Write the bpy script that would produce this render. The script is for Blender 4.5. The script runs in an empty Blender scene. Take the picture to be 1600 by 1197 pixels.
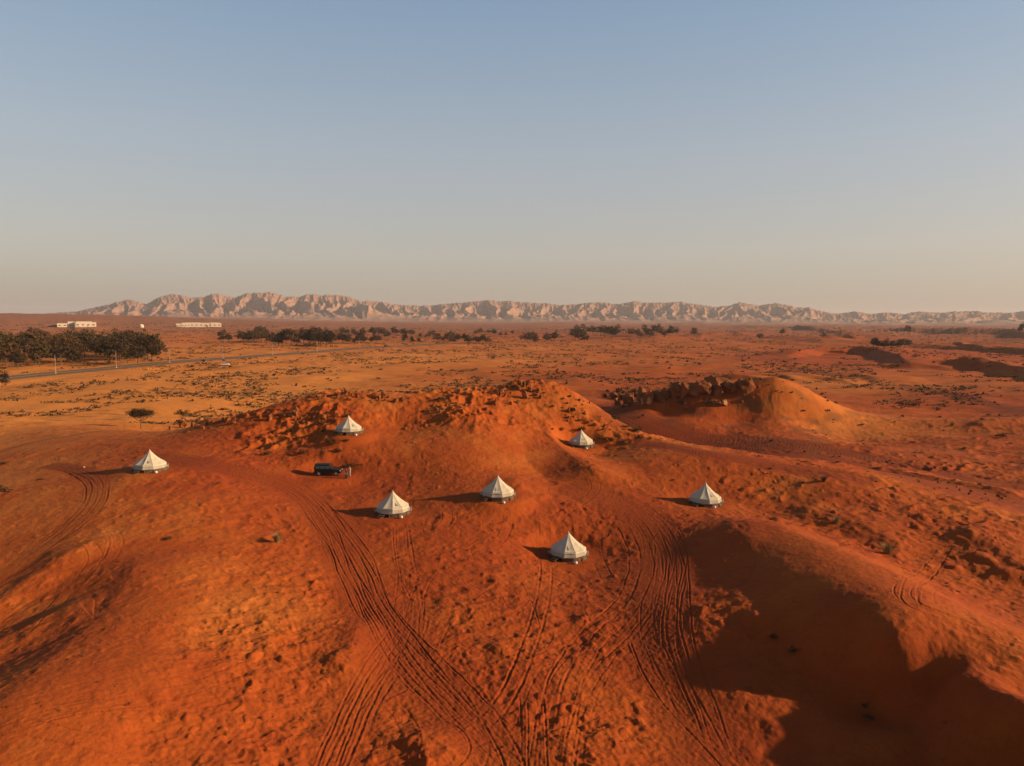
import bpy, bmesh, math, random
import numpy as np
from mathutils import Vector, Matrix

# ------------------------------------------------------------------ camera, sky, sun, exposure
scene = bpy.context.scene
C = scene.collection
R = math.radians
CAM_Z = 32.0
F_PX = 1150.0          # focal length in pixels of the 1600 wide photograph
IW, IH = 1600.0, 1197.0
PITCH = R(4.85)
ROLL = R(0.30)
cam_data = bpy.data.cameras.new("camera")
cam = bpy.data.objects.new("camera", cam_data)
C.objects.link(cam)
cam_data.sensor_width = 36.0
cam_data.lens = 36.0 * F_PX / IW
cam_data.clip_start = 0.5
cam_data.clip_end = 80000
cam.location = (0, 0, CAM_Z)
cam_rot = Matrix.Rotation(R(90) - PITCH, 4, 'X') @ Matrix.Rotation(ROLL, 4, 'Z')
cam.rotation_euler = cam_rot.to_euler()
scene.camera = cam

SUN_EL, SUN_BEHIND = 17.5, 5.0          # degrees: elevation, and how far behind the camera's right
world = bpy.data.worlds.new("World"); scene.world = world
world.use_nodes = True
wn = world.node_tree.nodes; wl = world.node_tree.links
for n in list(wn): wn.remove(n)
sky = wn.new("ShaderNodeTexSky"); sky.sky_type = 'NISHITA'; sky.sun_disc = False
sky.sun_elevation = R(SUN_EL); sky.sun_rotation = R(90 + SUN_BEHIND)
sky.air_density = 1.0; sky.dust_density = 2.2; sky.ozone_density = 2.0; sky.altitude = 100
# dusty air: the blue is greyed a little, more towards the horizon
tc = wn.new("ShaderNodeTexCoord"); sep = wn.new("ShaderNodeSeparateXYZ")
wl.new(tc.outputs["Generated"], sep.inputs[0])
rmp = wn.new("ShaderNodeValToRGB")
cr = rmp.color_ramp
SKYRAMP = [(0.0, (0.60, 0.56, 0.55)), (0.035, (0.66, 0.62, 0.60)), (0.087, (0.79, 0.66, 0.60)), (0.215, (0.92, 0.775, 0.65)),
           (0.38, (0.85, 0.85, 0.80)), (0.48, (0.5, 0.52, 0.54)), (0.65, (0.20, 0.22, 0.26)), (1.0, (0.14, 0.16, 0.2))]
cr.elements[0].position = SKYRAMP[0][0]; cr.elements[0].color = (*SKYRAMP[0][1], 1)
cr.elements[1].position = SKYRAMP[-1][0]; cr.elements[1].color = (*SKYRAMP[-1][1], 1)
for p, c in SKYRAMP[1:-1]:
    e = cr.elements.new(p); e.color = (*c, 1)
wl.new(sep.outputs["Z"], rmp.inputs[0])
mul = wn.new("ShaderNodeMix"); mul.data_type = 'RGBA'; mul.blend_type = 'MULTIPLY'; mul.inputs[0].default_value = 1
wl.new(sky.outputs[0], mul.inputs[6]); wl.new(rmp.outputs[0], mul.inputs[7])
r2 = wn.new("ShaderNodeValToRGB"); SK2 = [(0.0, (.90, .77, .66)), (0.035, (.94, .81, .68)), (0.087, (.97, .89, .78)), (0.215, (.76, .84, .94)), (0.38, (.48, .67, .90)), (0.48, (.30, .42, .58)), (0.65, (.15, .21, .32)), (1.0, (.10, .14, .22))]
c2 = r2.color_ramp; c2.elements[0].position = 0; c2.elements[0].color = (*SK2[0][1], 1); c2.elements[1].position = 1; c2.elements[1].color = (*SK2[-1][1], 1)
for p, c in SK2[1:-1]:
    e = c2.elements.new(p); e.color = (*c, 1)
wl.new(sep.outputs["Z"], r2.inputs[0])
sc2 = wn.new("ShaderNodeVectorMath"); sc2.operation = 'SCALE'; sc2.inputs[3].default_value = 2.36; wl.new(r2.outputs[0], sc2.inputs[0])
mx2 = wn.new("ShaderNodeMix"); mx2.data_type = 'RGBA'; mx2.inputs[0].default_value = .65; wl.new(mul.outputs[2], mx2.inputs[6]); wl.new(sc2.outputs[0], mx2.inputs[7])
bg = wn.new("ShaderNodeBackground"); bg.inputs[1].default_value = 0.15
wout = wn.new("ShaderNodeOutputWorld")
wl.new(mx2.outputs[2], bg.inputs[0]); wl.new(bg.outputs[0], wout.inputs[0])

sd = bpy.data.lights.new("sun", 'SUN'); sun = bpy.data.objects.new("sun", sd); C.objects.link(sun)
sd.energy = 5.0; sd.angle = R(1.0); sd.color = (1.0, 0.70, 0.42)
sdir = Vector((math.cos(R(SUN_EL)) * math.cos(R(SUN_BEHIND)), -math.cos(R(SUN_EL)) * math.sin(R(SUN_BEHIND)), math.sin(R(SUN_EL))))
sun.rotation_euler = sdir.to_track_quat('Z', 'Y').to_euler()
sun.location = sdir * 200

scene.view_settings.view_transform = 'Standard'; scene.view_settings.look = 'None'
scene.view_settings.gamma = 1; scene.view_settings.exposure = 0.6
scene.cycles.max_bounces = 4; scene.cycles.diffuse_bounces = 2; scene.cycles.volume_bounces = 0
scene.cycles.use_denoising = True

# ------------------------------------------------------------------ projection helpers
CR = np.array(cam_rot.to_3x3())
def ray(u, v):
    d = CR @ np.array([(u - IW / 2) / F_PX, -(v - IH / 2) / F_PX, -1.0])
    return d / np.hypot(d[0], d[1])      # unit horizontal length
def at_d(u, v, d):                      # the point on the pixel's ray at ground distance d
    r = ray(u, v); return np.array([r[0] * d, r[1] * d, CAM_Z + r[2] * d])
def at_z(u, v, z):
    r = ray(u, v); return at_d(u, v, (z - CAM_Z) / r[2])

# ------------------------------------------------------------------ noise
_rng = np.random.RandomState(7)
_perm = _rng.permutation(256).astype(np.int32)
_perm = np.concatenate([_perm, _perm, _perm])
_ang = _rng.rand(256) * 2 * np.pi
_gx, _gy = np.cos(_ang).astype(np.float32), np.sin(_ang).astype(np.float32)
def perlin(x, y):
    xi = np.floor(x).astype(np.int64); yi = np.floor(y).astype(np.int64)
    xf = (x - xi).astype(np.float32); yf = (y - yi).astype(np.float32)
    xi &= 255; yi &= 255
    ux = xf * xf * xf * (xf * (xf * 6 - 15) + 10); uy = yf * yf * yf * (yf * (yf * 6 - 15) + 10)
    def g(ix, iy, dx, dy):
        h = _perm[_perm[ix] + iy]
        return _gx[h] * dx + _gy[h] * dy
    a = g(xi, yi, xf, yf); b = g(xi + 1, yi, xf - 1, yf)
    c = g(xi, yi + 1, xf, yf - 1); d = g(xi + 1, yi + 1, xf - 1, yf - 1)
    ab = a + ux * (b - a); cd = c + ux * (d - c)
    return (ab + uy * (cd - ab)) * 1.5
def sstep(a, b, x):
    t = np.clip((x - a) / (b - a), 0, 1); return t * t * (3 - 2 * t)

# ------------------------------------------------------------------ terrain, large forms
# heights of the ground at sighted points: (u, v, z), or ('d', u, distance, z) for ground hidden behind a crest
CP = [
 (614,803,3.7),(778,776,5.2),(888,870,0.3),(545,678,10.6),(235,735,7.8),(908,697,6.4),(1102,787,3.4),
 (513,742,5.6),(400,745,6.3),(330,720,8.0),(640,740,5.9),
 (600,900,1.6),(600,1000,0.6),(620,1100,-0.3),(640,1197,-0.8),(760,900,1.3),(800,1000,0.2),(850,1100,-0.8),(900,1197,-1.2),
 (1000,1000,-.4),(1020,900,1.1),(1000,800,3.2),(950,760,4.4),(850,740,5.0),(1050,1100,-1.6),(1100,1197,-2.2),
 (450,850,3.3),(430,950,2.6),(420,1050,1.9),(400,1197,1.0),(500,1020,1.1),
 (330,800,5.4),(300,880,4.2),(280,960,3.6),(230,1050,3.6),(150,1120,3.6),(60,1197,3.6),(250,1197,2.0),
 (150,740,7.0),(60,740,6.2),(0,760,5.6),(60,830,4.4),(0,860,3.6),(100,860,4.2),
 (0,930,2.2),(60,930,2.6),(0,1010,1.6),(120,920,3.2),
 (100,700,6.5),(0,700,4.6),(50,660,3.0),(150,660,4.5),(200,672,6.5),
 # rocky central ridge
 (280,672,8.5),(320,664,10),(400,640,13.2),(480,626,15),(560,616,16),(640,622,15.2),(700,620,15.4),(760,612,15.6),(800,603,16.0),(860,603,15.8),
 (905,622,13.6),(940,645,11.2),(975,668,8.6),(620,665,10.8),(700,680,10.2),(760,660,11.8),(820,650,11.6),(860,690,7.4),(800,705,7.8),(680,715,7.8),(850,660,10.4),
 (400,690,8.8),(460,670,10.4),
 # crest towards the right
 (1040,690,7.6),(1120,708,8.0),(1200,730,6.8),(1300,755,5.8),(1400,780,4.9),(1500,812,4.0),(1600,845,3.0),
 (1000,720,6.6),(1100,745,5.6),(1180,790,3.2),(1250,800,3.2),(1350,850,2.4),(1450,900,1.8),(1550,960,1.4),
 ('d',-560,190,2),('d',300,200,2),('d',420,205,1.5),('d',540,210,1),('d',640,205,1),('d',720,205,1),('d',800,205,0.6),('d',880,200,0.5),('d',950,190,0.3),('d',1000,180,0.3),
 (1040,650,0.8),(1150,660,0.4),(1250,690,0.2),(1350,715,0.0),(1450,735,-0.3),(1560,770,-0.4),
 (960,615,0.2),(1100,640,1.2),(1300,640,0.4),(1500,660,0.3),(1600,690,0.2),
 (0,640,1.0),(120,630,0.5),(250,620,0),(400,605,0),(600,590,0),(900,575,0),(1200,575,0),(1400,600,0.5),(1600,620,1.5),
 (0,580,0),(300,560,0),(700,555,0),(1100,545,0),(1500,545,2),
 (0,528,1),(400,528,1),(800,528,0),(1200,528,2),(1600,528,3),
 # right foreground dune
 (1135,800,3.5),(1200,822,4.6),(1300,862,4.8),(1400,905,4.6),(1500,960,4.4),(1600,1020,4.4),
 (1050,860,1.8),(1090,900,1.5),(1060,955,1.0),(1170,860,3.6),(1190,890,3.5),(1210,925,3.3),(1300,985,3.3),(1390,1030,3.2),(1480,1068,2.6),(1600,1100,2.6),(1150,955,1.6),(1120,990,.9),(1195,1015,.7),(1270,1060,.2),(1380,1095,-.2),(1470,1105,.4),(1100,1040,-.1),(1180,1080,-.5),
 (1300,1120,-.8),(1200,1150,-1.6),(1400,1150,-.4),(1500,1110,1.6),(1600,1135,2.6),(1600,1197,0.0),(1450,1197,-1.4),
 ('d',1210,262,13.5),('d',1160,258,10.5),('d',1080,256,8.5),('d',1010,252,4.5),('d',1270,262,7.5),('d',1320,262,2),('d',1200,300,2),('d',1080,290,1.5),
 ('d',1080,246,2.0),('d',1140,247,2.6),('d',1020,243,1.0),('d',1170,250,4.5),('d',1080,240,.8),('d',1140,241,.8),('d',1000,238,.5),('d',1210,246,3.5),('d',1260,249,1.8),('d',1200,236,1),('d',1080,238,1),('d',960,250,1),
 ('d',2400,70,6),('d',-900,80,4),('d',-700,55,4),('d',2200,45,4),('d',800,25,-2),('d',0,30,3),('d',1600,30,2),
 ('d',-1500,150,3),('d',3000,150,3),
]
pts = []; vals = []
for c in CP:
    if c[0] == 'd':
        u, d, z = c[1:]
        r = ray(u, 700); p = np.array([r[0] * d, r[1] * d])
    else:
        p = at_z(*c)[:2]; z = c[2]
    pts.append(p); vals.append(z)
pts = np.array(pts); vals = np.array(vals)
def warp(x, y):
    return np.stack([np.arctan2(x, y), np.log(np.hypot(x, y))], -1)
wp = warp(pts[:, 0], pts[:, 1])
def tpsk(r2): return r2 * np.log(r2 + 1e-9)
def tps_fit(wpts, v, lam=2e-4):
    n = len(v)
    K = tpsk(((wpts[:, None] - wpts[None]) ** 2).sum(-1)) + lam * np.eye(n)
    P = np.hstack([np.ones((n, 1)), wpts])
    A = np.zeros((n + 3, n + 3)); A[:n, :n] = K; A[:n, n:] = P; A[n:, :n] = P.T
    return np.linalg.solve(A, np.concatenate([v, np.zeros(3)]))
def tps_eval(wpts, w, q):
    out = np.zeros(len(q))
    for i in range(0, len(q), 20000):
        s = q[i:i + 20000]
        out[i:i + 20000] = tpsk(((s[:, None] - wpts[None]) ** 2).sum(-1)) @ w[:-3] + w[-3] + s @ w[-2:]
    return out
TPSW = tps_fit(wp, vals)

# fan shaped vertex layout: fine where the camera stands close, coarse far out and behind
HALF = R(38)
th_in = np.linspace(-HALF, HALF, 1500)
side = HALF + (math.pi - HALF) * (np.linspace(0, 1, 45)[1:] ** 1.3)
TH = np.concatenate([-side[::-1][1:], th_in, side])   # -pi .. pi, last column closes the ring
r_near = np.linspace(3, 41, 26)
mid = [42.0]
while mid[-1] < 1600: mid.append(mid[-1] + 1.45e-4 * mid[-1] ** 1.6)
mid = np.array(mid)
far = [mid[-1] * 1.022]
while far[-1] < 24000: far.append(far[-1] * 1.022)
RR = np.concatenate([r_near, mid, np.array(far)])
NT, NR = len(TH), len(RR)
X = np.outer(RR, np.sin(TH)); Y = np.outer(RR, np.cos(TH))
LD = np.log(RR)
def bil(G, ths, lrs, x, y):
    """bilinear lookup in a grid G[log r][theta]"""
    t = np.arctan2(x, y); l = np.log(np.maximum(np.hypot(x, y), RR[0]))
    fi = np.interp(l, lrs, np.arange(len(lrs))); fj = np.interp(t, ths, np.arange(len(ths)))
    i = np.minimum(fi.astype(int), len(lrs) - 2); j = np.minimum(fj.astype(int), len(ths) - 2)
    a = fi - i; b = fj - j
    return (G[i, j] * (1 - a) * (1 - b) + G[i + 1, j] * a * (1 - b) + G[i, j + 1] * (1 - a) * b + G[i + 1, j + 1] * a * b)
# base form on a coarse lattice, then upsampled
_c = np.concatenate([np.linspace(-.72, .72, 560), .72 + (math.pi - .72) * np.linspace(0, 1, 40)[1:] ** 1.2, -.72 - (math.pi - .72) * np.linspace(0, 1, 40)[1:] ** 1.2])
cth = np.sort(_c); clr = np.concatenate([np.linspace(math.log(3), math.log(36), 30)[:-1], np.linspace(math.log(36), math.log(320), 420)[:-1], np.linspace(math.log(320), math.log(1400), 60)])
TT, LL = np.meshgrid(cth, clr)
q = np.stack([np.clip(TT, -1.15, 1.15).ravel(), np.clip(LL, math.log(24), None).ravel()], -1)
G0 = tps_eval(wp, TPSW, q).reshape(TT.shape)
G0 = np.clip(G0, -6, 20)
fade = sstep(math.log(700), math.log(1300), LL); G0 = G0 * (1 - fade)
Z = np.empty((NR, NT))
def up(G):
    fi = np.interp(LD, clr, np.arange(len(clr))); fj = np.interp(TH, cth, np.arange(len(cth)))
    i = np.minimum(fi.astype(int), len(clr) - 2); j = np.minimum(fj.astype(int), len(cth) - 2)
    a = (fi - i)[:, None]; b = (fj - j)[None]
    i = i[:, None]; j = j[None]
    return G[i, j] * (1 - a) * (1 - b) + G[i + 1, j] * a * (1 - b) + G[i, j + 1] * (1 - a) * b + G[i + 1, j + 1] * a * b
Z = up(G0)

def hit(u, v, G=None):
    """first point of the ground that the pixel's ray meets"""
    G = Z if G is None else G
    r = ray(u, v)
    d = np.exp(np.linspace(math.log(20), math.log(16000), 1400))
    x, y, z = r[0] * d, r[1] * d, CAM_Z + r[2] * d
    fi = np.interp(np.log(d), LD, np.arange(NR)); j = np.interp(math.atan2(r[0], r[1]), TH, np.arange(NT))
    i = np.minimum(fi.astype(int), NR - 2); j0 = min(int(j), NT - 2); a = fi - i; b = j - j0
    h = (G[i, j0] * (1 - a) + G[i + 1, j0] * a) * (1 - b) + (G[i, j0 + 1] * (1 - a) + G[i + 1, j0 + 1] * a) * b
    below = np.nonzero(z < h)[0]
    k = below[0] if len(below) else len(d) - 1
    if k == 0: return np.array([x[0], y[0], h[0]])
    f0, f1 = z[k - 1] - h[k - 1], z[k] - h[k]
    t = f0 / (f0 - f1 + 1e-12)
    dd = d[k - 1] + t * (d[k] - d[k - 1])
    return np.array([r[0] * dd, r[1] * dd, h[k - 1] + t * (h[k] - h[k - 1])])
def gz(x, y):
    d = math.hypot(x, y)
    fi = np.interp(math.log(d), LD, np.arange(NR)); j = np.interp(math.atan2(x, y), TH, np.arange(NT))
    i = min(int(fi), NR - 2); j0 = min(int(j), NT - 2); a = fi - i; b = j - j0
    return float((Z[i, j0] * (1 - a) + Z[i + 1, j0] * a) * (1 - b) + (Z[i, j0 + 1] * (1 - a) + Z[i + 1, j0 + 1] * a) * b)

# ---- region fields painted by sighted points: roughness, yellow tint, redness
def field(lst, sig=0.09):
    P = []; V = []
    for u, v, val in lst:
        p = hit(u, v)[:2]; P.append(p); V.append(val)
    P = np.array(P); V = np.array(V); w = warp(P[:, 0], P[:, 1])
    qq = np.stack([TT.ravel(), LL.ravel()], -1)
    out = np.zeros(len(qq))
    for i in range(0, len(qq), 20000):
        d2 = ((qq[i:i + 20000, None] - w[None]) ** 2).sum(-1)
        k = 1 / (d2 + sig * sig * 0.15) ** 1.6
        out[i:i + 20000] = (k @ V) / k.sum(1)
    return up(out.reshape(TT.shape))
ROUGH = field([(250,950,.05),(200,1050,.05),(280,860,.12),(300,1130,.7),(380,1000,.9),(450,1000,1),(420,1150,1),(350,930,.6),(500,900,.7),(430,820,.6),
  (120,1150,.15),(60,1100,.15),(60,980,.3),(60,850,.25),(100,780,.2),(0,740,.2),(200,780,.25),(300,780,.5),(560,1000,.4),(600,900,.35),(700,900,.5),(700,1050,.7),
  (800,950,.6),(900,1000,.7),(900,1150,.9),(800,1150,.8),(1000,1100,.6),(1100,1100,.5),(1150,980,.8),(1100,880,.2),(1200,860,.03),(1300,915,.03),(1250,900,.04),(1400,960,.08),(1500,1010,.2),(1300,1000,.4),
  (1500,1000,.6),(1300,1150,.25),(1500,1150,.15),(1400,820,.7),(1250,780,.6),(1500,900,.7),(1000,720,.25),(850,720,.15),(700,700,.15),(750,740,.3),(650,830,.3),(900,820,.6),
  (560,760,.3),(400,760,.4),(300,700,.3),(100,690,.2),(400,690,.9),(500,640,1.0),(700,640,.9),(800,620,.9),(900,640,.85),(940,660,.8),(885,655,.8),(965,680,.6),(930,640,.85),(650,690,.4),
  (100,620,.3),(300,630,.2),(400,590,.5),(600,580,.6),(800,560,.7),(1100,560,.7),(1100,620,.5),(1200,680,.6),(1400,680,.7),(1500,720,.75),(1300,620,.4),(1500,580,.5),(1300,560,.3)])
YEL = field([(250,950,.3),(200,1050,.25),(380,950,.8),(400,1100,.4),(300,1150,.3),(200,870,.45),(280,850,.4),(430,1000,.4),(60,850,.6),(60,800,.7),(30,740,.8),(100,780,.55),
  (100,700,.6),(50,650,.95),(150,620,1),(300,620,1),(400,600,1),(200,590,1),(300,560,.75),(500,590,.9),(600,560,.8),(800,545,.6),(1000,550,.45),(700,590,.5),(900,590,.35),(1100,590,.3),
  (500,640,.55),(700,640,.6),(800,610,.6),(560,620,.6),(640,600,.6),(650,680,.35),(900,640,.5),(850,600,.4),(950,690,.5),(1100,740,.35),(1200,850,.25),(1300,905,.3),(1400,950,.3),(1500,980,.45),(1250,600,.6),
  (1250,630,.8),(1215,615,.7),(1280,640,.6),(1050,645,.1),(1100,648,.1),(1000,650,.1),(1140,635,.15),(1060,622,.1),(1130,615,.2),(1180,650,.2),(1350,700,.25),(1500,700,.25),(1500,820,.4),(1550,640,.2),(1400,560,.15),(1300,520,.4),(1500,520,.35),(800,520,.2),(400,520,.5),(100,520,.6),(200,515,.6),
  (600,510,.1),(1000,515,.1),
  (700,900,.05),(600,1000,.0),(800,1100,.1),(900,1150,.3),(1000,1000,.0),(1100,1100,.05),(500,750,.0),(400,740,.05),(700,800,.05),(850,800,.05),(350,700,.1),(1300,1100,.05),(1500,1150,.0),(1000,850,.0)])

# ---- dune crests: polyline of (u, v, z), height, width of the steep left side, width of the right side
def stroke(line, h, wl_, wr_, taper=0.18):
    P = np.array([(at_z(*p)[:2] if len(p) == 3 else p) for p in line])
    seg = np.diff(P, axis=0); L = np.hypot(seg[:, 0], seg[:, 1]); S = np.concatenate([[0], np.cumsum(L)])
    # resample finely with a smooth curve
    n = max(12, int(S[-1] / 2.0)); s = np.linspace(0, S[-1], n)
    px = np.interp(s, S, P[:, 0]); py = np.interp(s, S, P[:, 1])
    for _ in range(max(2, n // 14)):
        px[1:-1] = (px[:-2] + 2 * px[1:-1] + px[2:]) / 4; py[1:-1] = (py[:-2] + 2 * py[1:-1] + py[2:]) / 4
    W = max(wl_, wr_)
    d0 = np.hypot(px, py); t0 = np.arctan2(px, py)
    i0 = np.searchsorted(RR, max(4, d0.min() - W)); i1 = np.searchsorted(RR, d0.max() + W) + 1
    tw = W / max(20, d0.min())
    j0 = np.searchsorted(TH, t0.min() - tw); j1 = np.searchsorted(TH, t0.max() + tw) + 1
    xs, ys = X[i0:i1, j0:j1], Y[i0:i1, j0:j1]
    best = np.full(xs.shape, 1e9); sg = np.ones(xs.shape); sp = np.zeros(xs.shape)
    for k in range(n - 1):
        ax, ay = px[k], py[k]; bx, by = px[k + 1] - ax, py[k + 1] - ay
        l2 = bx * bx + by * by + 1e-12
        t = np.clip(((xs - ax) * bx + (ys - ay) * by) / l2, 0, 1)
        dx = xs - ax - t * bx; dy = ys - ay - t * by
        d = dx * dx + dy * dy
        m = d < best
        best[m] = d[m]; sg[m] = np.sign(bx * dy - by * dx)[m]; sp[m] = ((k + t) / (n - 1))[m]
    D = np.sqrt(best)
    # wobble so that no side is ruled
    D = D * (1 + 0.18 * perlin(xs / 9, ys / 9) + (.35 * perlin(xs / 33, ys / 33) if W > 40 else 0))
    left = sg > 0
    prof = np.where(left, np.clip(1 - D / wl_, 0, 1), np.clip(1 - D / wr_, 0, 1))
    prof = np.where(left, prof ** 1.15, prof * prof * (3 - 2 * prof))
    end = sstep(0, taper, sp) * sstep(0, taper, 1 - sp)
    Z[i0:i1, j0:j1] += h * prof * end

# lines run from near to far, so the steep, shaded side lies to the left
stroke([(1640,1040,4),(1600,1020,4),(1500,965,4),(1400,912,4.5),(1300,868,4.5),(1210,828,4.5),(1150,802,4)], .6, 16, 7)
stroke([(1190,905,1.5),(1140,835,3),(1128,800,3.6)], .3, 6, 5, .35)
stroke([(1700,1160,2),(1600,1130,2),(1500,1105,1.6),(1430,1075,1),(1370,1062,.5)], .8, 6, 6)
stroke([(66,0),(62,24),(60,42),(63,57)], 9.8, 15, 16, .25)
stroke([(-120,1190,4),(0,1110,4),(100,1000,4.4),(160,945,4.8),(203,890,5.4),(213,842,6)], .8, 6, 13)
stroke([(-90,975,3),(0,935,2.8),(80,892,3.4),(150,852,4.4),(190,828,5.4)], .6, 4, 4, .3)
stroke([(-90,1065,1),(0,1020,1),(80,975,2),(145,942,3),(170,932,3.6)], .65, 3.5, 6, .3)
stroke([(960,775,4),(905,738,5),(872,708,6.2),(852,682,8),(845,658,10)], 1.9, 8, 9, .25)
stroke([(780,790,4.6),(800,765,5),(815,740,5.6)], .8, 5, 7, .4)
stroke([(520,1090,.4),(545,1040,.5),(560,985,.7),(555,960,1)], .8, 4.5, 4, .35)
stroke([(700,1240,-.8),(665,1180,-.8),(640,1120,-.4)], .8, 4, 5, .4)
stroke([(1620,800,0),(1500,765,0),(1400,745,-.3),(1330,735,-.2)], .8, 3, 8)
stroke([(1640,905,2.5),(1570,870,2.6),(1520,840,3),(1480,826,3.4)], .9, 6, 9)
stroke([(1430,872,2),(1330,820,3),(1260,795,4),(1230,780,4.5)], .8, 4, 8)
stroke([(1430,576,2),(1400,560,3),(1370,551,3),(1335,547,4),(1270,549,3),(1215,560,1)], 5.5, 14, 60)
stroke([(1700,600,3),(1600,583,3),(1530,572,3),(1440,568,3)], 5, 13, 60)
stroke([(1720,562,4),(1600,548,4),(1500,542,4),(1400,538,4)], 6.5, 18, 100)
stroke([(1720,533,6),(1560,522,6),(1430,519,6),(1340,517,6)], 14, 38, 260)
stroke([(1350,524,4),(1240,515,4),(1120,513,4)], 11, 32, 200)
stroke([(420,632,11),(350,648,10),(300,662,9)], 1.5, 5, 6)

random.seed(4)
for _ in range(16):
    u0 = random.uniform(950, 1600); v0 = random.uniform(517, 592); L_ = random.uniform(60, 170); k_ = (v0 - 496) / 60
    stroke([(u0 + L_, v0 + 7 * k_, 1), (u0 + L_ * .6, v0 + 3 * k_, 1), (u0 + L_ * .3, v0 + random.uniform(-2, 3), 1), (u0, v0 - 1, 1)], random.uniform(1.2, 2.6) / k_ ** .5, random.uniform(4, 7) / k_ ** .5, random.uniform(20, 40), .4)
# ------------------------------------------------------------------ far dunes, hummocks, ripples
SP = np.gradient(RR)[:, None] * np.ones((1, NT))       # local vertex spacing
D2 = RR[:, None] * np.ones((1, NT))
def lod(wave): return sstep(0.22, 0.5, wave / (SP * 1.0 + 1e-6) / 6)

# tyre tracks: centre lines over the smooth ground; each is a pair of ruts
CARVE = np.zeros((NR, NT)); BERM = np.zeros((NR, NT)); BAND = np.zeros((NR, NT))
def smooth_line(P, n_it=3):
    P = np.asarray(P, float)
    for _ in range(n_it):      # corner cutting
        Q = [P[0]]
        for a, b in zip(P[:-1], P[1:]): Q += [a * .75 + b * .25, a * .25 + b * .75]
        Q.append(P[-1]); P = np.array(Q)
    return P
def window(ax, ay, bx, by, rad):
    d0 = min(math.hypot(ax, ay), math.hypot(bx, by)) - rad; d1 = max(math.hypot(ax, ay), math.hypot(bx, by)) + rad
    t0 = min(math.atan2(ax, ay), math.atan2(bx, by)) - rad / d0; t1 = max(math.atan2(ax, ay), math.atan2(bx, by)) + rad / d0
    return np.searchsorted(RR, d0), np.searchsorted(RR, d1) + 1, np.searchsorted(TH, t0), np.searchsorted(TH, t1) + 1
def rut(P, depth, sig):
    depth *= .74; sig *= .72
    S = np.concatenate([[0], np.cumsum(np.hypot(*np.diff(P, axis=0).T))])
    if S[-1] < 1: return
    n = max(3, int(S[-1] / 0.7)); s = np.linspace(0, S[-1], n)
    px = np.interp(s, S, P[:, 0]); py = np.interp(s, S, P[:, 1])
    ph = random.random() * 50
    for k in range(n - 1):
        f = min(1, 6 * s[k] / S[-1], 6 * (1 - s[k] / S[-1])) * (0.65 + 0.35 * math.sin(s[k] * .31 + ph) * math.sin(s[k] * .17 + ph))
        i0, i1, j0, j1 = window(px[k], py[k], px[k + 1], py[k + 1], sig * 6)
        xs, ys = X[i0:i1, j0:j1], Y[i0:i1, j0:j1]
        bx, by = px[k + 1] - px[k], py[k + 1] - py[k]; l2 = bx * bx + by * by
        t = np.clip(((xs - px[k]) * bx + (ys - py[k]) * by) / l2, 0, 1)
        d = np.hypot(xs - px[k] - t * bx, ys - py[k] - t * by) / sig
        c = depth * f * np.exp(-d * d); b = depth * .45 * f * np.exp(-((d - 2.0) / .75) ** 2)
        CARVE[i0:i1, j0:j1] = np.maximum(CARVE[i0:i1, j0:j1], c)
        BERM[i0:i1, j0:j1] = np.maximum(BERM[i0:i1, j0:j1], b)
def band(P, w, amt=1.0):
    S = np.concatenate([[0], np.cumsum(np.hypot(*np.diff(P, axis=0).T))])
    n = max(3, int(S[-1] / 2)); s = np.linspace(0, S[-1], n)
    px = np.interp(s, S, P[:, 0]); py = np.interp(s, S, P[:, 1])
    for k in range(n - 1):
        i0, i1, j0, j1 = window(px[k], py[k], px[k + 1], py[k + 1], w * 1.5)
        xs, ys = X[i0:i1, j0:j1], Y[i0:i1, j0:j1]
        bx, by = px[k + 1] - px[k], py[k + 1] - py[k]
        t = np.clip(((xs - px[k]) * bx + (ys - py[k]) * by) / (bx * bx + by * by), 0, 1)
        d = np.hypot(xs - px[k] - t * bx, ys - py[k] - t * by)
        BAND[i0:i1, j0:j1] = np.maximum(BAND[i0:i1, j0:j1], amt * (1 - sstep(w * .6, w * 1.4, d)))
def offset(P, o):
    T = np.gradient(P, axis=0); T /= np.hypot(T[:, 0], T[:, 1])[:, None] + 1e-9
    return P + np.stack([T[:, 1], -T[:, 0]], -1) * o
random.seed(11)
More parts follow.
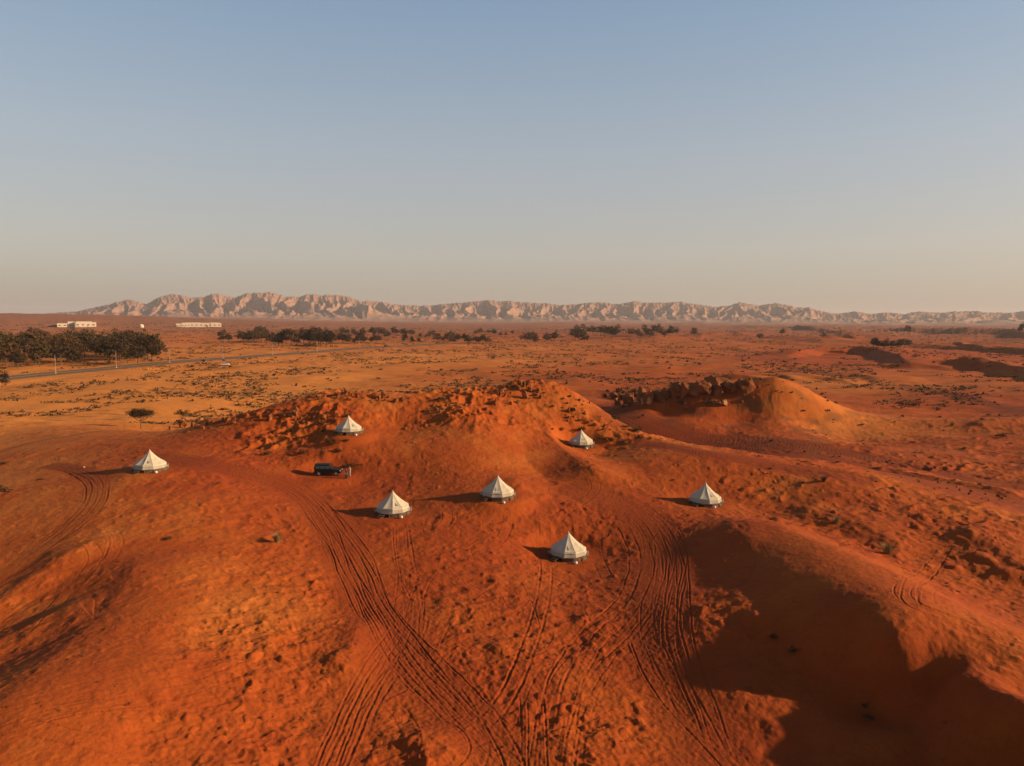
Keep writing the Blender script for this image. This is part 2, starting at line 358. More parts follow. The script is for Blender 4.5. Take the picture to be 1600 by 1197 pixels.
TRACKS = [
 ([(250,715),(330,728),(400,742),(455,762),(500,795),(530,840),(555,890),(585,960),(640,1040),(710,1110),(790,1190),(850,1250)], [-1.7,-1.2,-.6,0,.35,.8,1.3], .15, .12, 3.2),
 ([(500,1260),(530,1160),(560,1090),(600,1040),(630,990),(640,950)], [-.8,-.2,.4,1.0], .17, .13, 2.2),
 ([(515,780),(560,768),(620,765),(670,770),(702,792),(704,815),(682,835),(650,850),(615,862)], [0,.35], .11, .12, 0),
 ([(560,790),(570,775),(640,768),(690,782),(712,805),(700,835),(660,860)], [0], .07, .12, 0),
 ([(620,812),(622,860),(630,900),(620,960),(600,1010)], [0], .08, .12, 0),
 ([(628,812),(634,860),(640,900),(650,960),(640,1040)], [0,.4], .08, .12, 0),
 ([(760,800),(768,830),(745,850),(700,875),(665,905),(648,960),(650,1030)], [0,.4], .11, .13, 0),
 ([(795,800),(790,840),(750,870),(690,890),(640,920),(600,960)], [0], .08, .12, 0),
 ([(850,800),(855,850),(856,900),(846,960),(820,1040),(790,1100),(745,1140),(700,1170)], [0], .15, .14, 0),
 ([(905,770),(960,785),(1010,812),(1040,850),(1046,900),(1030,960),(1030,1010),(1050,1060),(1080,1120),(1110,1200),(1130,1260)], [-1.9,-1.3,-.7,-.1,.6,1.3], .13, .12, 3.4),
 ([(900,785),(950,800),(990,825),(1010,870),(1000,920),(975,960),(920,1010),(880,1080),(870,1160),(865,1260)], [-.5,0,.8], .10, .13, 0),
 ([(1035,930),(1000,990),(950,1040),(910,1100),(895,1180),(890,1260)], [-.5,.4], .11, .13, 0),
 ([(1010,940),(960,970),(900,1005),(850,1040),(790,1060)], [-.3,.3], .07, .12, 0),
 ([(1020,950),(975,965),(920,985),(860,1000)], [0,.6], .06, .12, 0),
 ([(990,980),(1020,1050),(1060,1110),(1130,1180),(1190,1250)], [-.6,.4], .11, .12, 0),
 ([(820,665),(865,690),(905,722),(930,750),(935,770),(905,790),(870,810),(850,850)], [0,.3], .12, .12, 0),
 ([(800,700),(850,695),(885,700),(892,712),(860,730),(820,745)], [0], .1, .12, 0),
 ([(835,1080),(840,1150),(838,1260)], [0,.6], .1, .12, 0),
 ([(0,905),(60,865),(120,820),(152,785),(155,755),(125,735),(80,728)], [-1.2,-.5,0,.6], .14, .12, 1.8),
 ([(-20,930),(60,880),(120,835),(160,790),(165,765)], [0], .1, .12, 0),
 ([(20,1010),(80,950),(130,905),(152,880),(152,862),(135,850),(110,850)], [0], .13, .12, 0),
 ([(-10,985),(60,935),(130,905),(170,875),(182,850),(175,835)], [0], .14, .12, 0),
 ([(-40,1160),(30,1130),(90,1108),(200,1092),(330,1060),(400,1030),(470,1005)], [0], .08, .11, 0),
 ([(0,1125),(90,1140),(200,1165),(330,1190)], [0], .06, .11, 0),
 ([(1480,850),(1465,880),(1435,905),(1418,930),(1425,948),(1470,960),(1540,985),(1600,1000)], [0], .15, .13, 0),
 ([(1420,915),(1412,932),(1440,952),(1500,970)], [0], .12, .12, 0),
 ([(1500,905),(1455,912),(1438,928),(1445,945),(1475,960)], [0], .13, .12, 0),
 ([(940,640),(1000,662),(1080,690),(1180,702),(1300,722),(1450,758),(1640,800)], [-7.5,-6,-4.2,-3.2,-1,.2,2,3.5,5.2,7], .19, .2, 9),
 ([(960,660),(1080,672),(1240,690),(1400,722),(1640,770)], [-3,-1.4,0,1.4,3.2], .16, .2, 5),
 ([(1000,690),(1100,706),(1200,722),(1340,748)], [0,1,2.2], .2, .18, 3),
 ([(540,745),(620,748),(700,735),(780,705),(850,690)], [0,.5], .08, .13, 0),
 ([(540,742),(640,725),(700,700),(760,680),(800,665)], [-.6,0,1], .08, .13, 0),
 ([(560,750),(660,760),(740,745),(800,730)], [0], .07, .13, 0),
 ([(-20,715),(60,690),(120,680),(200,672)], [0,.8], .15, .14, 1.5),
 ([(30,720),(110,715),(200,705),(260,712)], [0,.7], .10, .13, 0),
 ([(1100,800),(1082,792),(1062,800),(1048,815),(1040,830)], [0], .09, .12, 0),
 ([(1090,798),(1060,815),(1050,835)], [0], .09, .12, 0),
 ([(1105,800),(1085,815),(1072,835),(1065,860)], [0], .09, .12, 0),
 ([(930,770),(1000,785),(1050,815),(1068,860),(1060,905),(1045,950)], [0,.5], .12, .12, 0),
 ([(860,890),(800,905),(740,940),(700,990),(690,1050)], [0], .07, .12, 0),
 ([(930,880),(960,870),(1000,850),(1020,830)], [0,.4], .08, .12, 0),
 ([(150,740),(200,770),(215,800),(200,830)], [0], .06, .12, 0),
 ([(720,1060),(760,1110),(800,1180),(820,1250)], [0], .14, .13, 0),
 ([(900,1010),(870,1040),(835,1100),(815,1180),(810,1260)], [0], .08, .12, 0),
 ([(650,850),(720,900),(740,960),(760,1010)], [0], .05, .12, 0),
 ([(1600,640),(1500,620),(1400,602),(1330,590),(1240,575)], [-1.5,0,1.5], .6, .5, 6),
 ([(420,660),(470,700),(520,735)], [0], .06, .13, 0),
]
for _ in range(64):     # faint older tracks across the camp
    u0, v0 = random.uniform(560, 1080), random.uniform(760, 1150); a = random.uniform(0, 6.28); L = [(u0, v0)]; k = random.uniform(-.5, .5)
    for _ in range(5):
        a += k; u0 += math.cos(a) * 45; v0 += math.sin(a) * 28; L.append((u0, v0))
    TRACKS.append((L, [0], random.uniform(.04, .09), .11, 0))
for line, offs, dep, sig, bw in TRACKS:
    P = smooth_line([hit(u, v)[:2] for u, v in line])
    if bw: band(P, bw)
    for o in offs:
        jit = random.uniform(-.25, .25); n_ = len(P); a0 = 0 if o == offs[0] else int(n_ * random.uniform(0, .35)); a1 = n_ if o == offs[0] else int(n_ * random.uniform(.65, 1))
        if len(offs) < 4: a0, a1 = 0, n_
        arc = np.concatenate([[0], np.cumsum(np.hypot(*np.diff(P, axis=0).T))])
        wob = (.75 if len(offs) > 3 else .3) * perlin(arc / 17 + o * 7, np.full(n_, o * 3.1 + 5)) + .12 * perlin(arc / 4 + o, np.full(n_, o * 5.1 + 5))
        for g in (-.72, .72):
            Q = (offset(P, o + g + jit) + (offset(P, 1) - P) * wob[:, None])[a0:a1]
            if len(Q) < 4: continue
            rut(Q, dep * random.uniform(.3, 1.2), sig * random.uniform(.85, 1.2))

Xf, Yf = X, Y
def N(wx, wy=None, ox=0., oy=0.):
    wy = wx if wy is None else wy
    return perlin(Xf / wx + ox, Yf / wy + oy)
calm = 1 - .75 * BAND
rg = ROUGH * calm
Z += .9 * N(38, 30, 3.1) * (.3 + .7 * sstep(0, .6, ROUGH)) * .8
Z += .42 * N(13, 10, 9.7, 4.2) * rg
# hummocks: rounded mounds with hollows between, drawn out by the wind far out on the plain
h1 = 1 - np.abs(N(5.2, 4.0, 1.3, 7.7)); h2 = N(2.6, 2.1, 5.5, 2.2); h3 = N(1.1, .95, 8.8, 1.9)
mask = sstep(-.1, .45, N(19, 17, 12, 4) + .25)
Z += rg * lod(4) * (.55 * (np.maximum(h1, .35) ** 3 - .3) * mask * .55 + .15 * h2 * (.4 + .6 * mask) + .10 * h3)
Z += .085 * N(1.9, 1.7, 2.2, 9) * calm * (.3 + ROUGH) * lod(1.9) + .05 * N(.75, .65, 4, 4) * (.2 + ROUGH) * (1 - .5 * BAND) * lod(.7) + .07 * N(4.1, 3.6, 5, 44) * calm * (.3 + ROUGH)
Z += .045 * N(.42, .38, 14, 4) * (.25 + ROUGH) * lod(.4)
bl = np.clip(N(.95, .85, 121, 3) - .30, 0, 1) * sstep(-.25, .3, N(6, 5, 131, 5)); Z += .42 * bl * (.15 + rg) * calm * lod(1)
rs = 1 - np.abs(N(1.5, 1.3, 171, 3)); Z += .07 * rs ** 5 * (.1 + rg) * calm * lod(1.5) * sstep(-.3, .3, N(11, 9, 7, 171))
bl = np.clip(N(1.3, 1.1, 151, 23) - .38, 0, 1) * sstep(-.1, .3, N(8, 7, 161, 15)); Z -= .45 * bl * (.1 + rg) * calm * lod(1.2)
# small steep tufts of sand
bl = np.clip(N(1.7, 1.5, 21, 3) - .33, 0, 1) * sstep(-.1, .4, N(9, 8, 31, 5)); Z += .8 * bl * rg * lod(2)
bl = np.clip(N(2.9, 2.5, 71, 3) - .25, 0, 1) * sstep(-.1, .4, N(14, 12, 81, 5)); Z += 1.0 * bl * rg * lod(3)
# long low mounds on the right hand flats and the open plain
flat = sstep(150, 240, D2) * (1 - sstep(2500, 5000, D2))
st = N(18, 4.5, 4.4, 3.3); st2 = N(9, 2.6, 14.4, 6.3)
HM = 1 - .85 * np.exp(-(((np.arctan2(X, Y) - .33) / .09) ** 2 + ((D2 - 258) / 36) ** 2))
right = sstep(.1, .5, np.broadcast_to(TH[None], Z.shape))
rz = np.maximum(sstep(105, 150, D2) * right, flat * .8)
Z += rz * HM * calm * (.6 * np.clip(st, -.1, 1) * lod(9) + .30 * np.clip(st2, 0, 1) * lod(4))
Z += flat * HM * (1.3 * N(70, 45, 6, 6) + .8 * N(31, 22, 16, 9) * lod(30))
# rock broken ground along the ridge
ridge = sstep(.5, .85, ROUGH) * sstep(112, 130, D2) * (1 - sstep(185, 215, D2))
rr = 1 - np.abs(N(6.5, 5.5, 41, 13)); rr2 = 1 - np.abs(N(2.9, 2.6, 91, 13))
ridge = ridge * (.18 + .82 * sstep(-.05, .45, N(17, 9, 33, 77)))
Z += ridge * (.85 * (rr ** 3 - .35) + .50 * (rr2 ** 3 - .3) + .28 * N(1.7, 1.5, 51, 3) + .16 * N(.8, .8, 5, 53))
# larger dunes with distance
fd = sstep(450, 1500, D2) ** 1.2
ang = .35
U = Xf * math.cos(ang) + Yf * math.sin(ang); V = -Xf * math.sin(ang) + Yf * math.cos(ang)
rd = 1 - np.abs(perlin(U / 210 + .4 * perlin(U / 300, V / 300), V / 420)); rd2 = 1 - np.abs(perlin(U / 90 + 7, V / 170))
Z += fd * (10 * (rd ** 2.2 - .45) + 4 * (rd2 ** 2 - .45)) * (.45 + .55 * sstep(-.1, .3, np.broadcast_to(TH[None], Z.shape)))
Z += sstep(2500, 7000, D2) * (16 * perlin(Xf / 1500, Yf / 1100) + 13 * perlin(Xf / 520 + 3, Yf / 430) * 1.0)
Z += sstep(1800, 3600, D2) * (8 + 38 * (1 - sstep(-.60, -.12, np.broadcast_to(TH[None], Z.shape))))
Z -= CARVE * (0.9 + .3 * N(3, 3, 9)) - BERM

# road bed across the plain
ROADPX = [(-60,596),(15,588),(100,580),(200,572),(300,563),(400,555),(500,547.5),(600,541),(680,537),(740,534.5)]
ROAD = smooth_line([at_z(u, v, .8)[:2] for u, v in ROADPX], 3)
_S = np.concatenate([[0], np.cumsum(np.hypot(*np.diff(ROAD, axis=0).T))]); _n = int(_S[-1] / 6)
ROAD = np.stack([np.interp(np.linspace(0, _S[-1], _n), _S, ROAD[:, k]) for k in (0, 1)], -1)
ROADZ = np.array([gz(*p) for p in ROAD]) + .3
_k = np.hanning(25); _k /= _k.sum(); ROADZ = np.convolve(np.pad(ROADZ, 12, mode='edge'), _k, 'valid')
def roadbed():
    for k in range(_n - 1):
        (ax, ay), (bx, by) = ROAD[k], ROAD[k + 1]
        i0, i1, j0, j1 = window(ax, ay, bx, by, 32)
        xs, ys = X[i0:i1, j0:j1], Y[i0:i1, j0:j1]
        l2 = (bx - ax) ** 2 + (by - ay) ** 2
        tt = ((xs - ax) * (bx - ax) + (ys - ay) * (by - ay)) / l2
        m = (tt >= 0) & (tt < 1)
        if not m.any(): continue
        d = np.abs((xs - ax) * (by - ay) - (ys - ay) * (bx - ax)) / math.sqrt(l2)
        z = ROADZ[k] + (ROADZ[k + 1] - ROADZ[k]) * tt - .12
        w = (1 - sstep(17, 30, d)) * m
        Zs = Z[i0:i1, j0:j1]; Zs += (z - Zs) * w
roadbed()

# level the sand under each tent and under the parked car
TENTS = [(888,868,.3,.0),(614,801,3.7,.4),(778,776,5.2,.9),(545,676,10.6,.2),(235,734,7.8,.7),(908,696,6.4,.5),(1102,786,3.4,.1)]
TENT_POS = []
for _ in range(3):
    for u, v, z, a in TENTS + [(513,742,5.6,0)]:
        p = at_z(u, v, z); d2 = (X - p[0]) ** 2 + (Y - p[1]) ** 2
        Z += (z - gz(p[0], p[1])) * np.exp(-d2 / 90.0)
for u, v, z, a in TENTS + [(513,742,5.6,0)]:
    p = at_z(u, v, z)
    d = np.hypot(X - p[0], Y - p[1]); w = 1 - sstep(3.0, 6.5, d)
    zl = gz(p[0], p[1]) * .3 + z * .7
    Z += (zl + .25 * (Z - zl) - Z) * w
    TENT_POS.append((p[0], p[1], zl))

# ------------------------------------------------------------------ materials
def new_mat(name):
    m = bpy.data.materials.new(name); m.use_nodes = True
    nt = m.node_tree; b = nt.nodes["Principled BSDF"]
    return m, nt, b
def simple(name, col, rough=.7, metal=0., spec=.3, var=.12, scale=8., bump=0.0):
    m, nt, b = new_mat(name); N_ = nt.nodes; L = nt.links
    t = N_.new("ShaderNodeTexCoord"); n = N_.new("ShaderNodeTexNoise"); n.inputs["Scale"].default_value = scale; n.inputs["Detail"].default_value = 5
    L.new(t.outputs["Object"], n.inputs["Vector"])
    r = N_.new("ShaderNodeValToRGB"); r.color_ramp.elements[0].position = .3; r.color_ramp.elements[1].position = .7
    r.color_ramp.elements[0].color = (*[c * (1 - var) for c in col], 1); r.color_ramp.elements[1].color = (*[min(1, c * (1 + var)) for c in col], 1)
    L.new(n.outputs["Fac"], r.inputs[0]); L.new(r.outputs[0], b.inputs["Base Color"])
    b.inputs["Roughness"].default_value = rough; b.inputs["Metallic"].default_value = metal; b.inputs["Specular IOR Level"].default_value = spec
    if bump:
        bp = N_.new("ShaderNodeBump"); bp.inputs["Strength"].default_value = bump; bp.inputs["Distance"].default_value = .05
        L.new(n.outputs["Fac"], bp.inputs["Height"]); L.new(bp.outputs[0], b.inputs["Normal"])
    return m
def sand_material():
    m, nt, b = new_mat("sand"); N_ = nt.nodes; L = nt.links
    geo = N_.new("ShaderNodeNewGeometry")
    def noise(scale, detail=6, rough=.55, sc=None):
        n = N_.new("ShaderNodeTexNoise"); n.inputs["Scale"].default_value = scale; n.inputs["Detail"].default_value = detail; n.inputs["Roughness"].default_value = rough
        if sc:
            mp = N_.new("ShaderNodeMapping"); mp.inputs["Scale"].default_value = sc; L.new(geo.outputs["Position"], mp.inputs[0]); L.new(mp.outputs[0], n.inputs["Vector"])
        else: L.new(geo.outputs["Position"], n.inputs["Vector"])
        return n
    def mix(a, b_, f, mode='MIX'):
        x = N_.new("ShaderNodeMix"); x.data_type = 'RGBA'; x.blend_type = mode
        for s_, val in ((0, f), (6, a), (7, b_)):
            if isinstance(val, (float, int)): x.inputs[s_].default_value = val
            elif isinstance(val, tuple): x.inputs[s_].default_value = (*val, 1)
            else: L.new(val, x.inputs[s_])
        return x.outputs[2]
    def attr(nm):
        a = N_.new("ShaderNodeAttribute"); a.attribute_name = nm; return a.outputs["Fac"]
    def rng(src, a, b_, c=0., d=1.):
        r = N_.new("ShaderNodeMapRange"); r.inputs[1].default_value = a; r.inputs[2].default_value = b_; r.inputs[3].default_value = c; r.inputs[4].default_value = d
        L.new(src, r.inputs[0]); return r.outputs[0]
    red = (0.31, 0.056, 0.011); org = (0.37, 0.080, 0.013); yel = (0.45, 0.140, 0.027)
    # yellow tint: painted field broken up by noise
    ma = N_.new("ShaderNodeMath"); ma.operation = 'ADD'
    L.new(attr("tint"), ma.inputs[0]); L.new(rng(noise(.09, 8, .6).outputs["Fac"], .3, .7, -.42, .42), ma.inputs[1])
    c1 = mix(red, org, rng(ma.outputs[0], .0, .5)); c2 = mix(c1, yel, rng(ma.outputs[0], .45, 1.05))
    c3 = mix(c2, (.22, .042, .010), rng(noise(.9, 6, .6).outputs["Fac"], .52, .75, 0, .4))
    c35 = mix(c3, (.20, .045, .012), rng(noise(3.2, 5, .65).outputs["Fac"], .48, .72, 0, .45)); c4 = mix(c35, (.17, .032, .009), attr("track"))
    # distance haze painted in as dull brown, then darker gravel and scrub litter
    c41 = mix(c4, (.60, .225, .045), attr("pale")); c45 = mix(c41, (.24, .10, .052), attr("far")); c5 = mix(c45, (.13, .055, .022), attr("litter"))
    L.new(c5, b.inputs["Base Color"]); b.inputs["Roughness"].default_value = .95; b.inputs["Specular IOR Level"].default_value = .1
    b1 = N_.new("ShaderNodeBump"); b1.inputs["Strength"].default_value = .8; b1.inputs["Distance"].default_value = .16
    L.new(noise(1.6, 8, .62).outputs["Fac"], b1.inputs["Height"]); b2 = N_.new("ShaderNodeBump"); b2.inputs["Strength"].default_value = .6; b2.inputs["Distance"].default_value = .05
    L.new(noise(7, 5, .7).outputs["Fac"], b2.inputs["Height"]); L.new(b1.outputs[0], b2.inputs["Normal"]); L.new(b2.outputs[0], b.inputs["Normal"])
    return m
SAND = sand_material()

# ------------------------------------------------------------------ ground mesh
def tag(o, label=None, cat=None, group=None, kind=None):
    if label: o["label"] = label
    if cat: o["category"] = cat
    if group: o["group"] = group
    if kind: o["kind"] = kind
    return o
def np_mesh(name, co, quads, mat, smooth=True):
    me = bpy.data.meshes.new(name)
    me.vertices.add(len(co)); me.vertices.foreach_set("co", co.astype(np.float32).ravel())
    n = len(quads); k = quads.shape[1]
    me.loops.add(n * k); me.loops.foreach_set("vertex_index", quads.astype(np.int32).ravel())
    me.polygons.add(n); me.polygons.foreach_set("loop_start", np.arange(0, n * k, k, dtype=np.int32))
    me.polygons.foreach_set("loop_total", np.full(n, k, dtype=np.int32))
    if smooth: me.polygons.foreach_set("use_smooth", np.ones(n, dtype=bool))
    me.materials.append(mat)
    me.update(calc_edges=True)
    return me
def link(o, parent=None):
    C.objects.link(o)
    if parent is not None: o.parent = parent
    return o
Z[:, -1] = Z[:, 0]
idx = np.arange(NR * NT).reshape(NR, NT)
q4 = np.stack([idx[:-1, :-1], idx[:-1, 1:], idx[1:, 1:], idx[1:, :-1]], -1).reshape(-1, 4)[:, ::-1]
co = np.stack([X, Y, Z], -1).reshape(-1, 3)
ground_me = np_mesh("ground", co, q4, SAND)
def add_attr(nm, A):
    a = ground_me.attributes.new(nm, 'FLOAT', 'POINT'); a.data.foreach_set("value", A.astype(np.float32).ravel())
add_attr("tint", YEL)
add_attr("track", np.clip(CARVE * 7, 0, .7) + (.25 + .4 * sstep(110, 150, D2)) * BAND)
lit = flat * sstep(.05, .5, N(9, 6, 61, 2)) * sstep(-.2, .4, N(60, 50, 3, 71)) * .55
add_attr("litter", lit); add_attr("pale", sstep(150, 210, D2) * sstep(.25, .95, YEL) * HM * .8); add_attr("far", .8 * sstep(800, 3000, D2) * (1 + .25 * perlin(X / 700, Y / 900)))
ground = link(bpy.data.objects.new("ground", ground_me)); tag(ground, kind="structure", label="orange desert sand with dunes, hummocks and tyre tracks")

# ------------------------------------------------------------------ mountains on the horizon
PROFILE = [(60,491),(120,487),(160,478),(205,468),(228,476),(245,466),(270,460),(300,466),(318,464),(340,458),(365,466),(385,459),(420,457),(445,463),(465,465),(480,460),(505,462),(530,460),(550,466),(565,472),(590,470),(615,476),(640,478),(660,478),(690,476),(712,474),(740,472),(760,469),(800,471),(830,474),(855,474),(880,477),(910,474),(940,473),(965,476),(990,471),(1020,474),(1060,472),(1090,476),(1115,480),(1140,478),(1155,473),(1185,478),(1215,474),(1240,479),(1265,481),(1285,487),(1305,490),(1338,487),(1360,491),(1385,488),(1410,491),(1435,487),(1465,489),(1500,487),(1530,486),(1545,489),(1580,489),(1600,487),(1700,486),(1850,490),(2300,488)]
def mountains():
    R0, RC, R1 = 8600., 10400., 12500.
    us = np.array([p[0] for p in PROFILE]); ths = []; hs = []
    for u, v in PROFILE:
        r = ray(u, v); ths.append(math.atan2(r[0], r[1])); hs.append(CAM_Z + r[2] * RC)
    th = np.linspace(R(-37.5), R(52), 3000)
    Hc = np.interp(th, ths, hs)
    k = np.hanning(15); k /= k.sum(); Hc = np.convolve(np.pad(Hc, 7, mode='edge'), k, 'valid')
    rr_ = np.concatenate([np.linspace(R0, RC, 110), np.linspace(RC, R1, 22)[1:]])
    T, RRR = np.meshgrid(th, rr_)
    t = np.clip((RRR - R0) / (RC - R0), 0, 1); back = np.clip((RRR - RC) / (R1 - RC), 0, 1)
    s = T * RC
    w = 90 * perlin(s / 500, RRR / 600)
    n1 = 1 - np.abs(perlin((s + w) / 250, RRR / 1500 + 3)); n2 = 1 - np.abs(perlin((s + w * .7) / 105 + 9, RRR / 700)); n3 = perlin(s / 45, RRR / 190)
    sharp = .60 * n1 ** 1.5 + .30 * n2 ** 1.5 + .10 * (.5 + n3 * .5)
    body = t ** .8
    H = np.tile(Hc, (len(rr_), 1))
    base = 5.0
    amp = 4 * t * (1 - t) + .0
    h = base + (H - base) * (body * (1 - .95 * amp * (1 - sharp)) + .10 * (sharp - .6) * t)
    # foothills in front
    h += np.maximum(0, 22 * (1 - np.abs(perlin(s / 260 + 4, RRR / 300))) ** 3 - 6) * sstep(0, .15, t) * (1 - sstep(.3, .7, t)) * np.clip((H - 20) / 100, 0, 1)
    # added buttresses, the first shaped to throw a broad shadow
    for ub, wd, am in ((566, 190, .92), (655, 70, .5), (712, 80, .6), (925, 120, .4), (1130, 160, .5)):
        tb = math.atan2(*ray(ub, 480)[:2]); dd = (T - tb) * RC + 1.2 * w
        side = np.where(dd < 0, np.exp(-(dd / (wd * .35)) ** 2), np.exp(-(dd / (wd * 1.6)) ** 2))
        h = np.maximum(h, base + (H - base) * am * .93 * side * sstep(0, .32 if ub == 566 else .45, t) * (.55 + .45 * sharp))
    h = h * (1 - back ** 1.5) - 30 * back
    h += 7 * perlin(s / 28, RRR / 90) * (.3 + t) * sstep(.05, .3, t) * np.clip((H - 15) / 80, 0, 1)
    edge = sstep(R(-37.5), R(-34.5), T) * 0 + 1
    co = np.stack([RRR * np.sin(T), RRR * np.cos(T), h * edge - 8 * (1 - sstep(0, .05, t))], -1).reshape(-1, 3)
    nr, nt = T.shape; ix = np.arange(nr * nt).reshape(nr, nt)
    q = np.stack([ix[:-1, :-1], ix[1:, :-1], ix[1:, 1:], ix[:-1, 1:]], -1).reshape(-1, 4)[:, ::-1]
    m, ntree, b = new_mat("mountain_rock"); N_ = ntree.nodes; L = ntree.links
    geo = N_.new("ShaderNodeNewGeometry"); mp = N_.new("ShaderNodeMapping"); mp.inputs["Scale"].default_value = (.004, .004, .03); L.new(geo.outputs["Position"], mp.inputs[0])
    n = N_.new("ShaderNodeTexNoise"); n.inputs["Detail"].default_value = 8; n.inputs["Scale"].default_value = 1.5; L.new(mp.outputs[0], n.inputs["Vector"])
    r = N_.new("ShaderNodeValToRGB"); r.color_ramp.elements[0].position = .35; r.color_ramp.elements[0].color = (.21, .12, .075, 1)
    r.color_ramp.elements[1].position = .65; r.color_ramp.elements[1].color = (.35, .195, .14, 1)
    L.new(n.outputs["Fac"], r.inputs[0]); L.new(r.outputs[0], b.inputs["Base Color"]); b.inputs["Roughness"].default_value = .95; b.inputs["Specular IOR Level"].default_value = .1
    o = link(bpy.data.objects.new("mountains", np_mesh("mountains", co, q, m))); tag(o, kind="structure", label="jagged pale mountain range on the horizon")
mountains()

# ------------------------------------------------------------------ haze
def haze():
    bm = bmesh.new(); bmesh.ops.create_cube(bm, size=1)
    me = bpy.data.meshes.new("haze"); bm.to_mesh(me); bm.free()
    o = link(bpy.data.objects.new("haze", me)); tag(o, kind="stuff", label="thin warm dusty air over the whole desert")
    zt, zb = 420.0, -60.0
    for v in me.vertices: v.co = (v.co.x * 52000, v.co.y * 52000, zb if v.co.z < 0 else zt)
    m = bpy.data.materials.new("haze"); m.use_nodes = True; nt = m.node_tree
    for n in list(nt.nodes): nt.nodes.remove(n)
    out = nt.nodes.new("ShaderNodeOutputMaterial"); pv = nt.nodes.new("ShaderNodeVolumePrincipled")
    pv.inputs["Color"].default_value = (.82, .79, .82, 1); pv.inputs["Density"].default_value = 4.2e-5; pv.inputs["Anisotropy"].default_value = .1
    nt.links.new(pv.outputs[0], out.inputs["Volume"]); me.materials.append(m)
haze()

# ------------------------------------------------------------------ object helpers
M = {
 'canvas': simple("canvas", (.50, .44, .33), .85, spec=.1, var=.12, scale=1.3),
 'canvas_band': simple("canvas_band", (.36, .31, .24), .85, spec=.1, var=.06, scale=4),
 'vent': simple("vent_mesh", (.30, .27, .23), .9),
 'deck': simple("deck_wood", (.13, .085, .055), .8, var=.3, scale=6, bump=.4),
 'lattice': simple("lattice", (.20, .15, .10), .85, var=.35, scale=14),
 'post': simple("pale_post", (.34, .30, .26), .6),
 'white': simple("white_plastic", (.62, .60, .56), .5, var=.04),
 'black': simple("black_paint", (.005, .005, .006), .4, spec=.3, var=.2),
 'trim': simple("black_trim", (.02, .02, .022), .6),
 'tyre': simple("tyre_rubber", (.015, .014, .013), .9),
 'alloy': simple("alloy", (.45, .45, .46), .35, metal=.8),
 'glass': simple("dark_glass", (.012, .014, .017), .06, spec=.8),
 'lamp': simple("lamp_glass", (.75, .74, .70), .15, spec=.8),
 'skin': simple("skin", (.32, .17, .10), .6), 'hair': simple("hair", (.02, .014, .01), .7),
 'shirt': simple("pale_shirt", (.62, .42, .30), .85), 'dark': simple("dark_cloth", (.03, .028, .03), .9), 'trous': simple("pale_trousers", (.36, .31, .26), .9),
 'rock': simple("rock", (.20, .068, .024), .95, spec=.1, var=.4, scale=1.3, bump=.8),
 'pale_lit': simple("pale_sunlit_rock", (.38, .20, .09), .95, spec=.1, var=.25, scale=1.5, bump=.6),  # pale stones, and sunlit facets painted onto some wall slabs
 'leafd': simple("dark_leaves", (.050, .030, .013), .85, spec=.15, var=.45, scale=.9),
 'leafo': simple("olive_leaves", (.075, .050, .018), .85, spec=.15, var=.4, scale=.9),
 'leafb': simple("brown_leaves", (.095, .048, .018), .85, spec=.15, var=.4, scale=.9),
 'bark': simple("bark", (.10, .065, .04), .95, var=.3, bump=.5),
 'twig': simple("dry_twigs", (.10, .052, .018), .95, var=.4, scale=3),
 'grass': simple("dry_grass", (.24, .17, .06), .9, var=.35, scale=5),
 'plaster': simple("plaster", (.55, .47, .36), .8, var=.06, scale=.2),
 'brownwall': simple("brown_wall", (.12, .06, .035), .9), 'roof': simple("grey_roof", (.30, .28, .26), .8),
 'asphalt': simple("asphalt", (.14, .092, .045), .9, var=.2, scale=.05),
 'line': simple("road_paint", (.5, .48, .42), .8), 'metal': simple("galvanised", (.26, .23, .19), .5, metal=.3),
 'carwhite': simple("white_car_paint", (.75, .74, .72), .3, spec=.5, var=.02),
}
def obj(name, me, mat=None, parent=None, smooth=False):
    if isinstance(me, bmesh.types.BMesh):
        b = me; me = bpy.data.meshes.new(name); bmesh.ops.recalc_face_normals(b, faces=b.faces); b.to_mesh(me); b.free()
    if mat is not None: me.materials.append(mat)
    if smooth:
        for p in me.polygons: p.use_smooth = True
    return link(bpy.data.objects.new(name, me), parent)
def empty(name, loc, rz=0.):
    o = bpy.data.objects.new(name, None); o.empty_display_size = .5; o.location = loc; o.rotation_euler = (0, 0, rz); return link(o)
def copy_tree(o, parent=None):
    c = o.copy(); C.objects.link(c)
    if parent is not None: c.parent = parent
    for ch in list(o.children): copy_tree(ch, c)
    return c
def box(bm, c, s, rz=0., bev=0.):
    r = bmesh.ops.create_cube(bm, size=1)
    vs = r['verts']; mt = Matrix.Translation(c) @ Matrix.Rotation(rz, 4, 'Z') @ Matrix.Diagonal((*s, 1))
    bmesh.ops.transform(bm, matrix=mt, verts=vs)
    if bev:
        es = list({e for v in vs for e in v.link_edges}); bmesh.ops.bevel(bm, geom=es, offset=bev, segments=2, affect='EDGES')
    return vs
def tube(bm, a, b, ra, rb=None, n=8):
    a = Vector(a); b = Vector(b); rb = ra if rb is None else rb
    ax = (b - a).normalized(); p = ax.orthogonal().normalized(); q_ = ax.cross(p)
    r0 = [bm.verts.new(a + (p * math.cos(t) + q_ * math.sin(t)) * ra) for t in [2 * math.pi * i / n for i in range(n)]]
    r1 = [bm.verts.new(b + (p * math.cos(t) + q_ * math.sin(t)) * rb) for t in [2 * math.pi * i / n for i in range(n)]]
    for i in range(n): bm.faces.new((r0[i], r0[(i + 1) % n], r1[(i + 1) % n], r1[i]))
    bm.faces.new(r0[::-1]); bm.faces.new(r1)
